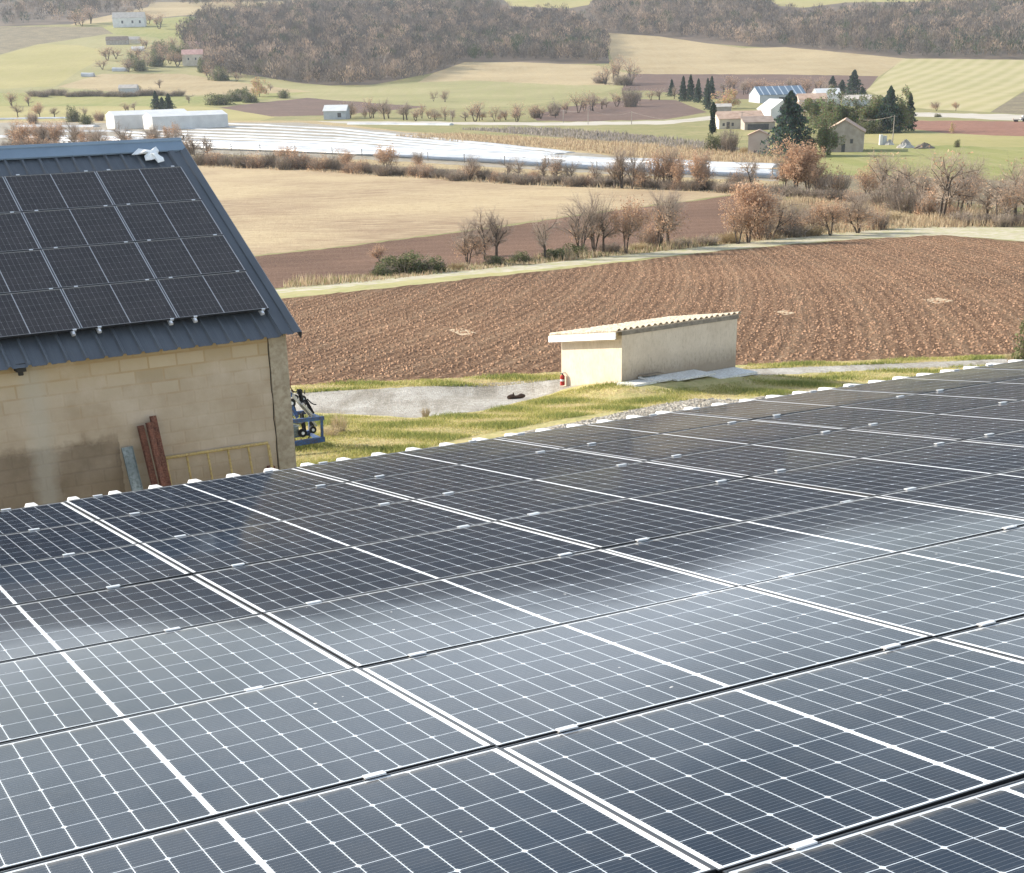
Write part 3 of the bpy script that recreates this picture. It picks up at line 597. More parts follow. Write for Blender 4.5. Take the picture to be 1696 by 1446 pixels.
# walls
eave = br(0, 5.25, -.16); WO = eave-BH*.30                      # a point of the front wall face
def wallpt(px, py):
    d = ray(px, py); o = np.array([0, 0, ZC]); s = (BH@(WO-o))/(BH@d); p = o+d*s
    return float((p-WO)@BU), float(p[2])
def wl(a, z, out=0.0): return np.array([WO[0]+BU[0]*a+BH[0]*out, WO[1]+BU[1]*a+BH[1]*out, z])
wtop = float(WO[2]+.30*math.tan(rad(29.8)))-.03
PR, _z1 = wallpt(470.5, 551); PRb, _z2 = wallpt(491.5, 770); PLf, _ = wallpt(443, 555)
PR = (PR+PRb)/2
GZB = float(zg(*wl(0, 0)[:2]))-.6
def mbarn():
    g = NG('barn_blockwork'); uv = g.pos('uv'); br_ = g.n('ShaderNodeTexBrick'); g.l(uv, br_.inputs['Vector'])
    br_.inputs['Scale'].default_value = 1; br_.inputs['Brick Width'].default_value = .52; br_.inputs['Row Height'].default_value = .235; br_.inputs['Mortar Size'].default_value = .022; br_.inputs['Mortar Smooth'].default_value = .5
    br_.inputs['Color1'].default_value = (.40, .32, .22, 1); br_.inputs['Color2'].default_value = (.56, .47, .35, 1); br_.inputs['Mortar'].default_value = (.42, .31, .19, 1)
    s = g.n('ShaderNodeSeparateXYZ'); g.l(uv, s.inputs[0]); U, Z = s.outputs[0], s.outputs[1]
    n1 = g.noise(uv, 1.1, 5, .6); n2 = g.noise(uv, 6, 5, .7)
    rend = g.ramp(n1, [(.3, (.40, .305, .215)), (.5, (.48, .385, .285)), (.7, (.57, .475, .375))])
    # render covers the blocks unevenly
    cov = g.ramp(g.math('MULTIPLY_ADD', g.math('SUBTRACT', wtop-.45, Z), .35, n1), [(.42, (0, 0, 0)), (.66, (1, 1, 1))])
    c = g.mix(g.math('MULTIPLY', cov, .86), br_.outputs['Color'], rend)
    # more ochre towards the top of the wall
    top = g.ramp(g.math('MULTIPLY_ADD', g.math('SUBTRACT', n2, .5), .35, g.math('SUBTRACT', wtop, Z)), [(.10, (1, 1, 1)), (.75, (0, 0, 0))]); c = g.mix(g.math('MULTIPLY', top, .5), c, (.46, .32, .15))
    # old darker band of bare blocks low on the left
    zb = wallpt(100, 745)[1]
    d = g.math('MULTIPLY', g.ramp(g.math('SUBTRACT', g.math('MULTIPLY_ADD', g.math('SUBTRACT', n1, .5), .4, g.math('MULTIPLY_ADD', n2, .35, Z)), zb+.02), [(.12, (1, 1, 1)), (.30, (0, 0, 0))]), g.math('LESS_THAN', g.math('MULTIPLY_ADD', n2, .1, U), wallpt(205, 760)[0]))
    low = g.ramp(g.noise(uv, 1.8, 5, .65), [(.33, (.125, .09, .06)), (.62, (.22, .165, .115)), (.75, (.30, .24, .18))]); low = g.mix(g.math('MULTIPLY', br_.outputs['Fac'], .4), low, (.12, .09, .07))
    c = g.mix(g.math('MULTIPLY', d, .72), c, low)
    d2 = g.ramp(g.math('MULTIPLY_ADD', n2, .5, g.math('SUBTRACT', Z, wallpt(300, 790)[1])), [(.25, (1, 1, 1)), (.6, (0, 0, 0))]); c = g.mix(g.math('MULTIPLY', d2, .35), c, (.26, .19, .12))
    # pale run-off below the pipe stub
    pu, pz = wallpt(40, 640); st_ = g.math('ABSOLUTE', g.math('SUBTRACT', U, g.math('MULTIPLY_ADD', n1, .25, pu+.02))); run = g.ramp(g.math('MULTIPLY_ADD', n2, .25, st_), [(.2, (1, 1, 1)), (.42, (0, 0, 0))])
    c = g.mix(g.math('MULTIPLY', run, .5), c, (.47, .43, .36))
    g.bump(g.math('ADD', g.math('MULTIPLY', br_.outputs['Fac'], -.4), n2), .35, .02)
    return g.fin(c, .92, 0, .15)
MT['barnwall'] = mbarn()
MT['concrete'] = mnoise('rough_concrete', (.36, .30, .22), (.47, .40, .30), 2.2, .9, (.30, .24, .17), 12, (25, .3, .01), 'pos')
def uvwall(name, quads, mat, parent):
    """quads: list of (P, Q, zt0, zt1, zb) -> planar wall with (metres along, height) as UV; a solid 0.25 m thick"""
    V = []; Fc = []; UVs = []; 
    for P, Q, z0, z1, zb, inn in quads:
        P = np.array(P[:2]); Q = np.array(Q[:2]); I = np.array(inn[:2])*.25; ua = (P-WO[:2])@BU[:2]; ub = (Q-WO[:2])@BU[:2]
        if abs(ub-ua) < .3: ub = ua+np.linalg.norm(Q-P)
        vs = [(P[0], P[1], zb), (Q[0], Q[1], zb), (Q[0], Q[1], z1), (P[0], P[1], z0)]; vs2 = [(x+I[0], y+I[1], z) for x, y, z in vs]; b = len(V); V += vs+vs2
        uu = [(ua, zb), (ub, zb), (ub, z1), (ua, z0)]*2; UVs += uu
        Fc += [tuple(b+i for i in f) for f in ((0, 1, 2, 3), (7, 6, 5, 4), (0, 4, 5, 1), (1, 5, 6, 2), (2, 6, 7, 3), (3, 7, 4, 0))]
    o = new(name, V, Fc, mat); l = o.data.uv_layers.new(name='UVMap')
    for i, lp in enumerate(o.data.loops): l.data[i].uv = UVs[lp.vertex_index]
    return unp(o, parent)
depth = 2*(6.25*math.cos(rad(29.8)))-.6
back = lambda a, z: wl(a, z, -depth)
mid = lambda a, z: wl(a, z, -depth/2)
rz_ = float(ridge[2])-.12
uvwall('wall', [(wl(UL+.3, 0), wl(PR-.004, 0), wtop, wtop, GZB, -BH), (back(PR-.004, 0), back(UL+.3, 0), wtop, wtop, GZB-1, BH)], MT['barnwall'], barn)
gq = []
for a, inn in ((PR-.26, -BU), (UL+.3, BU)):
    gq += [(wl(a+.0, 0, -.26), mid(a, 0), wtop, rz_, GZB-1, inn), (mid(a, 0), back(a, 0)+BH*.26, rz_, wtop, GZB-1, inn)]
uvwall('gable_wall', gq, MT['barnwall'], barn)
mb = MB(); c_ = (wl(PLf, 0)+wl(PR, 0))/2
Rb_ = np.c_[BU, -BH, (0, 0, 1)]
mb.box((c_[0]+BH[0]*-.10, c_[1]+BH[1]*-.10, (wtop-.03+GZB)/2), (PR-PLf, .26, wtop-.03-GZB), 0, Rb_)
pil = unp(mb.build('corner_pillar', MT['concrete']), barn)
mb = MB()       # the crack beside the pillar: a thin dark open joint
mb.path([wl(PLf-.012+random.uniform(-.012, .012), z, .004) for z in np.linspace(wtop-.05, GZB+.3, 26)], .008, 4); unp(mb.build('wall_joint', MT['dark']), barn)
a_, z_ = wallpt(30, 608); mb = MB(); mb.box(wl(a_, z_+.02, .10), (.16, .24, .14), 0, Rb_); mb.tube(wl(a_, z_-.03, .12), wl(a_, z_-.12, .12), .045, n=10); unp(mb.build('gutter_outlet', MT['dark']), barn)

# barn solar panels (local x along BU, y up the slope = -BV)
for c in range(-5, 2):
    for r in range(4):
        o = br((c+.5)*PU, (r+.5)*PV, -TH)
        pts = [proj(br((c+a)*PU, (r+b)*PV)) for a in (0, .5, 1) for b in (0, 1)]; inv = any(x > 0 and d > 0 for x, y, d in pts)
        if c < -2 and not inv: 
            if c < -3: continue
        rn = ['top', 'second', 'third', 'bottom'][r]; cn = {1: 'nearest the verge', 0: 'second from the verge', -1: 'third from the verge'}.get(c, 'outside the picture')
        lab = 'solar panel in the %s row on the barn roof, %s' % (rn, cn)
        cl = [((f-.5)*PU, 1) for f in (.155, .90)]
        if r == 3: cl += [((f-.5)*PU, -1) for f in (.18, .93)]
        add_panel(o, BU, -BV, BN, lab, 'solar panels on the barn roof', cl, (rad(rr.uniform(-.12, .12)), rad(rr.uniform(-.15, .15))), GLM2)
mb = MB()
for c in (-4, -3, -2, -1, 0, 1):
    for f in (.17, .91):
        a = (c+f)*PU; mb.beam(br(a, -.03, -.07), br(a, 4.66, -.07), .045, .07, 0, up=BN); mb.tube(br(a, 4.66, -.03), br(a, 4.72, -.03), .03, .025, 8)
unp(mb.build('mounting_rails', MT['alu']), barn)

# crumpled white sheet lying near the ridge
def on_barn(px, py, off=0.0):
    d = ray(px, py); o = BT+BN*off; e = np.array([0, 0, ZC]); s = (BN@(o-e))/(BN@d); p = e+d*s-BT
    return float(p@BU), float(p@BV)
out_ = [(218, 259), (229, 247), (248, 252), (258, 244), (263, 250), (261, 257), (270, 264), (272, 269), (262, 270), (256, 265), (250, 268), (241, 267), (239, 260), (246, 257), (232, 256)]
pts = [on_barn(x, y, -.10) for x, y in out_]; ctr = np.mean(pts, axis=0); V = []; Fc = []
n = len(pts); lv = [1, .7, .35]
for k, s_ in enumerate(lv):
    for (a, b) in pts: V.append(br(ctr[0]+(a-ctr[0])*s_, ctr[1]+(b-ctr[1])*s_, -.095+random.uniform(0, .05)+.03*k))
V.append(br(ctr[0], ctr[1], -.02))
for k in range(2):
    for i in range(n): Fc.append((k*n+i, k*n+(i+1) % n, (k+1)*n+(i+1) % n, (k+1)*n+i))
for i in range(n): Fc.append((2*n+i, 2*n+(i+1) % n, 3*n))
V2 = [tuple(np.array(v)-BN*.012) for v in V]; m_ = len(V)
Fc += [tuple(m_+i for i in f)[::-1] for f in Fc]+[(i, m_+i, m_+(i+1) % n, (i+1) % n) for i in range(n)]
o = new('plastic_sheet', V+V2, Fc, MT['white']); tag(o, 'crumpled white plastic sheet lying below the ridge of the blue barn roof', 'plastic sheet')

# things leaning against the barn wall
def lean(name, px_top, px_bot, w, d, mat, label, cat, group=None, ibeam=False, outb=.75, outt=.06):
    a0, zt = wallpt(*px_top); 
    z0 = float(zg(*wl(a0, 0, outb)[:2]))
    # top touches the wall, foot stands away from it
    a1 = wallpt(*px_bot)[0]; T = wl(a0, zt, outt+d/2); Bt = wl(a0+(a1-a0)*1.25, z0, outb)
    mb = MB(); ax = (T-Bt)/np.linalg.norm(T-Bt); side = np.array(BU); nn_ = np.cross(side, ax); nn_ /= np.linalg.norm(nn_); sd2 = np.cross(ax, nn_)
    R = np.c_[ax, sd2, nn_]; l = np.linalg.norm(T-Bt); c = (T+Bt)/2
    if ibeam:
        mb.box(c, (l, w*.10, d-.024), 0, R)
        for s_ in (-1, 1): mb.box(c+nn_*s_*(d/2-.006), (l, w, .012), 0, R)
    else:
        mb.box(c, (l, w, .006), 0, R); mb.box(c+sd2*(w/2-.003)+nn_*.024, (l, .006, .042), 0, R); mb.box(c-sd2*(w/2-.003)+nn_*.024, (l, .006, .042), 0, R)
    o = mb.build(name, mat); return tag(o, label, cat, group)
lean('steel_beam', (229, 703), (252, 800), .10, .10, MT['rust'], 'left and shortest of three rusty steel beams leaning on the barn wall', 'steel beam', 'rusty beams leaning on the barn wall', True)
lean('steel_beam', (239.5, 696), (262, 800), .09, .12, MT['rust'], 'middle rusty steel beam of three leaning on the barn wall', 'steel beam', 'rusty beams leaning on the barn wall', True, .82, .16)
lean('steel_beam', (249.5, 687), (271, 800), .10, .10, MT['rust'], 'right and tallest rusty steel beam leaning on the barn wall', 'steel beam', 'rusty beams leaning on the barn wall', True)
lean('steel_channel', (207, 739), (224, 810), .20, .05, MT['galv'], 'grey galvanised steel channel leaning on the wall left of the rusty beams', 'steel channel')
# yellow rack
a0, z0 = wallpt(272, 757); a1, z1 = wallpt(441, 732); zt = (z0+z1)/2; zb = float(zg(*wl((a0+a1)/2, 0)[:2]))+.02
rack = empty('metal_rack', tuple(wl((a0+a1)/2, zb, .3)), 'yellow painted tubular rack with open bays standing against the barn wall', 'rack')
mb = MB(); mb.tube(wl(a0, z0, .08), wl(a1, z1, .08), .028); unp(mb.build('top_rail', MT['yellow']), rack)
mb = MB(); mb.tube(wl(a0+.05, zb+.12, .36), wl(a1+.05, zb+.12, .36), .028); unp(mb.build('bottom_rail', MT['yellow']), rack)
for k in range(6):
    q = k/5; zt_ = z0+(z1-z0)*q-.03; mb = MB(); r_ = .03 if k in (0, 5) else .022
    mb.tube(wl(a0+(a1-a0)*q, zt_, .08), wl(a0+(a1-a0)*q+.06, zb, .38), r_); unp(mb.build('upright', MT['yellow']), rack)
a_, z_ = wallpt(447, 775); mb = MB(); mb.box(wl(a_, z_, .06), (.12, .12, .10), 0, Rb_); mb.box(wl(a_, z_-.02, .13), (.05, .06, .03), 0, Rb_)
tag(mb.build('wall_bracket', MT['rust']), 'small rusty steel bracket on the barn wall right of the yellow rack', 'bracket')

# ------------------------------------------------------------------ hut
def at(px, py, Y): d = ray(px, py); d = d/d[1]*Y; return np.array([d[0], d[1], d[2]+ZC])
def vert_h(P, py):       # height z above P's foot that projects to photo row py
    lo, hi = P[2]-3, P[2]+6
    for _ in range(50):
        m = (lo+hi)/2
        if proj((P[0], P[1], m))[1] > py: lo = m
        else: hi = m
    return lo
HB = at(1029.6, 600, 51.5)
def along(P, az, px):    # point on the line from P with azimuth az that projects to column px
    d = np.array([math.sin(az), math.cos(az), 0]); lo, hi = 0, 12
    s = 1 if proj(P+d*.5)[0] > proj(P)[0] else -1
    for _ in range(50):
        m = (lo+hi)/2
        if (proj(P+d*m)[0]-px)*s < 0: lo = m
        else: hi = m
    return P+d*lo, lo
best = None
for k in range(300, 700):
    az = rad(k/10); C_, l_ = along(HB, az, 1219.5); e_ = abs(vert_h(C_, 523.5)-vert_h(HB, 551))
    if best is None or e_ < best[0]: best = (e_, az, C_, l_)
_, HAZ, HC, HL = best
HA, HW = along(HB, HAZ-math.pi/2, 929.6)
d1 = (HC-HB)/HL; d1[2] = 0; d2 = (HA-HB)/HW; d2[2] = 0            # d1 along the long face, d2 away along the sunlit face
zB = vert_h(HB, 551); zA = vert_h(HA, 556); HD = HA+d1*HL
hut = empty('stone_hut', (HB[0], HB[1], float(zg(HB[0], HB[1]))), 'small cream rendered hut with a tiled lean-to roof beside the gravel lane', 'hut')
def mhut():
    g = NG('cream_render'); p = g.pos(); s = g.n('ShaderNodeSeparateXYZ'); g.l(p, s.inputs[0])
    n1 = g.noise(p, 1.6, 5, .65); n2 = g.noise(g.scalev(p, (1, 1, .35)), 14, 5, .75)
    c = g.ramp(n1, [(.3, (.60, .495, .38)), (.7, (.72, .61, .485))]); c = g.mix(g.math('MULTIPLY', g.ramp(n2, [(.5, (0, 0, 0)), (.66, (1, 1, 1))]), .45), c, (.42, .34, .23))
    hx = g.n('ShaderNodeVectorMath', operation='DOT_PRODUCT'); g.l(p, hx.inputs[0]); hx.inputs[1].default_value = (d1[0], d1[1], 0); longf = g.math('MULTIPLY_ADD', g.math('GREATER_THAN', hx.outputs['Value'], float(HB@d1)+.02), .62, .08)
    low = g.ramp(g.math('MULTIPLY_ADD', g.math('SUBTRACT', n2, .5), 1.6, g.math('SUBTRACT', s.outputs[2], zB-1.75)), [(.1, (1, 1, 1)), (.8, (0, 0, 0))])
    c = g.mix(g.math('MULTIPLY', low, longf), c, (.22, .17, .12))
    g.bump(n2, .5, .02); return g.fin(c, .95, 0, .1)
MT['hut'] = mhut()
MT['hutband'] = mnoise('grey_band', (.19, .16, .13), (.30, .26, .21), 5, .95)
mb = MB(); b_ = -3.0
vs = []
for P, z in ((HB, zB), (HC, zB), (HD, zA), (HA, zA)): vs += [(P[0], P[1], zA-3.2), (P[0], P[1], z)]
mb.add(vs, [(0, 2, 3, 1), (2, 4, 5, 3), (4, 6, 7, 5), (6, 0, 1, 7), (1, 3, 5, 7)])
unp(mb.build('wall', MT['hut']), hut)
sl = (zA-zB)/HW
def hp(a, b, c=0.0): return HB+d1*a+d2*b+np.array([0, 0, zB-HB[2]+sl*b+c])
mb = MB(); q = [hp(-.02, -.03, -.10), hp(HL+.05, -.03, -.10), hp(HL+.05, .2, -.10), hp(-.02, .2, -.10)]; q2 = [x+np.array([0, 0, .14]) for x in q]
mb.add(q+q2, [(3, 2, 1, 0), (4, 5, 6, 7), (0, 1, 5, 4), (1, 2, 6, 5), (2, 3, 7, 6), (3, 0, 4, 7)])
unp(mb.build('under_tile_band', MT['hutband']), hut)  # darker grey strip along the wall top, below the tiles
mb = MB()
q = [hp(-.32, -.02, -.20), hp(-.28, -.02, -.20), hp(-.28, HW+.38, -.20), hp(-.32, HW+.38, -.20)]; q2 = [x+np.array([0, 0, .23]) for x in q]
mb.add(q+q2, [(3, 2, 1, 0), (4, 5, 6, 7), (0, 1, 5, 4), (1, 2, 6, 5), (2, 3, 7, 6), (3, 0, 4, 7)])
unp(mb.build('fascia', MT['white']), hut)
mb = MB(); q = [hp(-.279, -.02, 0.035), hp(HL+.15, -.02, .035), hp(HL+.15, HW+.38, .035), hp(-.279, HW+.38, .035)]; q2 = [x+np.array([0, 0, .03]) for x in q]
mb.add(q+q2, [(3, 2, 1, 0), (4, 5, 6, 7), (0, 1, 5, 4), (1, 2, 6, 5), (2, 3, 7, 6), (3, 0, 4, 7)])
MT['tile'] = mnoise('pale_clay_tile', (.44, .37, .28), (.64, .57, .46), 5, .9, (.28, .23, .17), 14, (18, .5, .02))
rt = unp(mb.build('roof', MT['tile']), hut)
mb = MB(); nt_ = 22; wt_ = (HL+.48)/nt_
for k in range(nt_):
    a = -.32+wt_*(k+.5); L_ = HW+.42; nseg = 7
    for s_ in range(nseg):
        b0 = -.08+L_*s_/nseg; b1 = b0+L_/nseg+.05; r0, r1 = .062, .078; jx = random.uniform(-.012, .012); jz = random.uniform(0, .012)
        vs = []
        for (b, r, up) in ((b0, r0 if s_ else .075, .018), (b1, r1, .0)):
            for t in np.linspace(0, math.pi, 7): vs.append(hp(a+jx+math.cos(t)*r*1.15, b, .066+up+jz+math.sin(t)*r))
            for t in np.linspace(math.pi, 0, 7): vs.append(hp(a+jx+math.cos(t)*(r-.014)*1.15, b, .066+up+jz+math.sin(t)*(r-.014)))
        fs = [(i, (i+1) % 14, 14+(i+1) % 14, 14+i) for i in range(14)]+[tuple(range(14))[::-1], tuple(range(14, 28))]
        mb.add(vs, fs)
unp(mb.build('roof_tiles', MT['tile']), rt)

# slabs lying on the bank below the long face
def slab(poly, lift, th, name, mat, label, cat, group=None):
    P = [gp(*p)+np.array([0, 0, lift]) for p in poly]; zz_ = [p[2] for p in P]
    mb = MB(); n = len(P); mb.add(P+[p-np.array([0, 0, th]) for p in P], [tuple(range(n)), tuple(range(2*n-1, n-1, -1))]+[(i, (i+1) % n, n+(i+1) % n, n+i)[::-1] for i in range(n)])
    return tag(mb.build(name, mat), label, cat, group)
MT['slab'] = mnoise('pale_slab', (.68, .67, .63), (.80, .79, .75), 2, .8, (.55, .52, .47), 14, kind='pos')
MT['oldwood'] = mnoise('weathered_board', (.20, .165, .125), (.33, .27, .20), 5, .85)
GS = 'pale slabs lying along the foot of the hut'
def hslab(a0, a1, o0, o1, z0, z1, th, sk, name, mat, label, cat, group=None):
    n_ = -d2; P = [HB+d1*a0+n_*o0, HB+d1*a1+n_*o0, HB+d1*(a1+sk)+n_*o1, HB+d1*(a0+sk)+n_*o1]
    for i, p in enumerate(P): p[2] = float(zg(p[0], p[1]))+(z0 if i < 2 else z1)
    zz_ = [p[2] for p in P]; P[0][2] = P[1][2] = (zz_[0]+zz_[1])/2; P[2][2] = P[3][2] = (zz_[2]+zz_[3])/2
    mb = MB(); mb.add(P+[p-np.array([0, 0, th]) for p in P], [(0, 3, 2, 1), (4, 5, 6, 7)]+[(i, (i+1) % 4, 4+(i+1) % 4, 4+i) for i in range(4)])
    return tag(mb.build(name, mat), label, cat, group)
hslab(-.25, .75, .06, .80, .10, .06, .10, .25, 'concrete_slab', MT['slab'], 'white slab at the sunlit front corner of the hut, leftmost on the ground', 'slab', GS)
hslab(.72, 1.35, .04, .85, .20, .10, .06, .30, 'concrete_slab', MT['slab'], 'narrow grey slab beside the white corner slab, under the weathered plank', 'slab', GS)
hslab(1.55, 3.35, .04, .90, .20, .12, .06, .30, 'concrete_slab', MT['slab'], 'widest white slab lying at the middle of the hut long wall', 'slab', GS)
hslab(3.45, 5.35, .04, 1.0, .16, .08, .08, .30, 'concrete_slab', MT['slab'], 'white slab at the far right end of the hut wall, edge in the grass', 'slab', GS)
hslab(.70, 1.60, .10, .34, .27, .26, .03, .08, 'wooden_board', MT['oldwood'], 'short weathered board lying on the slabs against the hut wall', 'board')

# fire extinguisher on the sunlit wall
nA = -d1
def aw(px, py, out=.0):
    d = ray(px, py); o = np.array([0, 0, ZC]); s = (nA@(HB-o))/(nA@d); return o+d*s+nA*out
E0 = aw(936.6, 637); E1 = aw(936.6, 619); ex = empty('fire_extinguisher', tuple(E0+nA*.12), 'red fire extinguisher hanging on the sunlit wall of the hut', 'extinguisher')
mb = MB(); c = nA*.14; h = E1[2]-E0[2]
mb.tube(E0+c, E0+c+[0, 0, h*.82], .088, .088, 14); mb.tube(E0+c+[0, 0, h*.82], E0+c+[0, 0, h*.93], .088, .035, 14); unp(mb.build('body', MT['red'], smooth=False), ex)
mb = MB(); mb.tube(E0+c+[0, 0, h*.93], E0+c+[0, 0, h*1.03], .025, .025, 8); mb.beam(E0+c+[0, 0, h*1.03], E0+c+[0, 0, h*1.03]+d2*.14, .03, .02); mb.path([E0+c+[0, 0, h]-d2*.02, E0+c+[0, 0, h*.9]-d2*.11, E0+c+[0, 0, h*.35]-d2*.11], .012); unp(mb.build('valve_and_hose', MT['rubber']), ex)
mb = MB(); mb.tube(E0+c+[0, 0, h*.38], E0+c+[0, 0, h*.56], .0895, .0895, 14); unp(mb.build('paper_label', MT['white']), ex)
mb = MB(); mb.beam(E0+[0, 0, h*1.1], E0+nA*.2+[0, 0, h*1.1], .05, .02); unp(mb.build('wall_bracket', MT['galv']), ex)

# dark log lying at the lane edge
P = gp(843, 661.5); Q = gp(868, 659); P[2] += .07; Q[2] += .07
mb = MB(); pts = [P+(Q-P)*t+np.array([0, 0, .02*math.sin(t*9)]) for t in np.linspace(0, 1, 6)]
for i in range(5): mb.tube(pts[i], pts[i+1], .075+.02*math.sin(i*2.1), .075+.02*math.sin((i+1)*2.1), 9)
mb.tube(P+(Q-P)*.35, P+(Q-P)*.28+[0, -.05, .16], .03, .02, 6)
MT['bark'] = mnoise('dark_bark', (.05, .03, .022), (.11, .07, .05), 12, .9, bump=(30, .6, .02))
tag(mb.build('log', MT['bark']), 'short dark red-brown log lying where the gravel lane meets the grass', 'log')

# blue farm implement behind the barn corner
IO = gp(512, 742); IU = BU*1.0; IO[2] = float(zg(IO[0], IO[1])); mpp = IO[1]/F/.95
def ip(px, py, dep=0.0):     # point in the implement's front plane
    d = ray(px, py); o = np.array([0, 0, ZC]); s = (BH@(IO-o))/(BH@d); return o+d*s-BH*dep
imp = empty('field_cultivator', tuple(IO), 'blue tractor implement with hoses and steel arms parked behind the barn corner', 'farm implement')
E1_ = ip(537, 730)-ip(487, 734); L_ = 2.4
mb = MB()
for (pa, pb), w in ((((487, 735), (537, 727)), .13), (((487, 697.5), (536, 692)), .10)):
    for dep in (0, .9):
        A_ = ip(*pa, dep); B_ = ip(*pb, dep); A2 = B_+(A_-B_)/np.linalg.norm(A_-B_)*L_; mb.beam(A2, B_, w*.8, w)
for dep in (.05, .85): mb.beam(ip(535, 729, dep), ip(534, 692, dep), .06, .06)
mb.beam(ip(534, 729, 0), ip(534, 729, .9), .08, .08); mb.beam(ip(533, 694, 0), ip(533, 694, .9), .08, .08)
mb.beam(ip(478, 655, .3), ip(490, 657, .3), .12, .12); mb.beam(ip(500, 695, .3), ip(480, 657, .3), .07, .09)
unp(mb.build('frame', MT['blue_paint']), imp)
mb = MB(); mb.beam(ip(488, 652, .35), ip(522, 692, .35), .10, .07); mb.beam(ip(506, 671, .2), ip(526, 694, .2), .09, .06); mb.beam(ip(522, 698, .2), ip(529, 708, .2), .07, .05)
mb.beam(ip(486, 706, .4), ip(506, 710, .4), .04, .04); unp(mb.build('lift_arm', MT['steel']), imp)
for (x, y, r, dep) in ((505, 719, .115, .15), (523, 714, .10, .2), (490, 671, .12, .3), (502, 664, .08, .5), (512, 655, .07, .6), (517, 667, .09, .6)):
    mb = MB(); c = ip(x, y, dep); mb.tube(c-BH*.03, c+BH*.03, r, r, 16); o = unp(mb.build('wheel', MT['rubber']), imp)
    mb = MB(); mb.tube(c-BH*.03, c+BH*.045, r*.45, r*.38, 10); h_ = mb.build('hub', MT['white']); h_.parent = o
rg = random.Random(3)
for k in range(16):
    x0, y0 = rg.uniform(484, 530), rg.uniform(648, 722); x1, y1 = x0+rg.uniform(-14, 16), y0+rg.uniform(-6, 18); x1 = min(x1, 533)
    d0, d1_ = rg.uniform(.1, .8), rg.uniform(.1, .8); A_, B_ = ip(x0, y0, d0), ip(x1, y1, d1_); C_ = (A_+B_)/2+np.array([0, 0, -.10])
    mb = MB(); mb.path([(1-t)**2*A_+2*t*(1-t)*C_+t*t*B_ for t in np.linspace(0, 1, 7)], .016, 5); unp(mb.build('hose', MT['rubber']), imp)
for (a, b, c, d) in ((486, 650, 494, 655), (508, 650, 512, 672), (512, 690, 516, 722), (528, 700, 530, 720), (495, 668, 500, 690), (519, 668, 530, 690)):
    mb = MB(); mb.beam(ip(a, b, .5), ip(c, d, .45), .07, .09); unp(mb.build('bracket', MT['rubber']), imp)
mb = MB(); mb.box(ip(492, 718, .35), (.30, .24, .26), 0, Rb_); unp(mb.build('gearbox', MT['galv']), imp)
mb = MB(); mb.box(ip(497, 688, .5), (.16, .12, .14), 0, Rb_); unp(mb.build('valve_block', MT['galv']), imp)
for x in (489, 500, 511, 522, 533):
    mb = MB(); A_ = ip(x, 733, .5); G_ = A_.copy(); G_[2] = float(zg(A_[0], A_[1]))-.02; M_ = (A_+G_)/2+BH*.14; mb.path([A_, M_, G_], .022, 6); unp(mb.build('tine', MT['rust']), imp)
mb = MB(); pts = [ip(x, y, .4) for x, y in ((496, 655), (491, 645), (491, 634), (494, 626), (497, 623))]; mb.path(pts, .014, 6); unp(mb.build('upright_pipe', MT['rust']), imp)

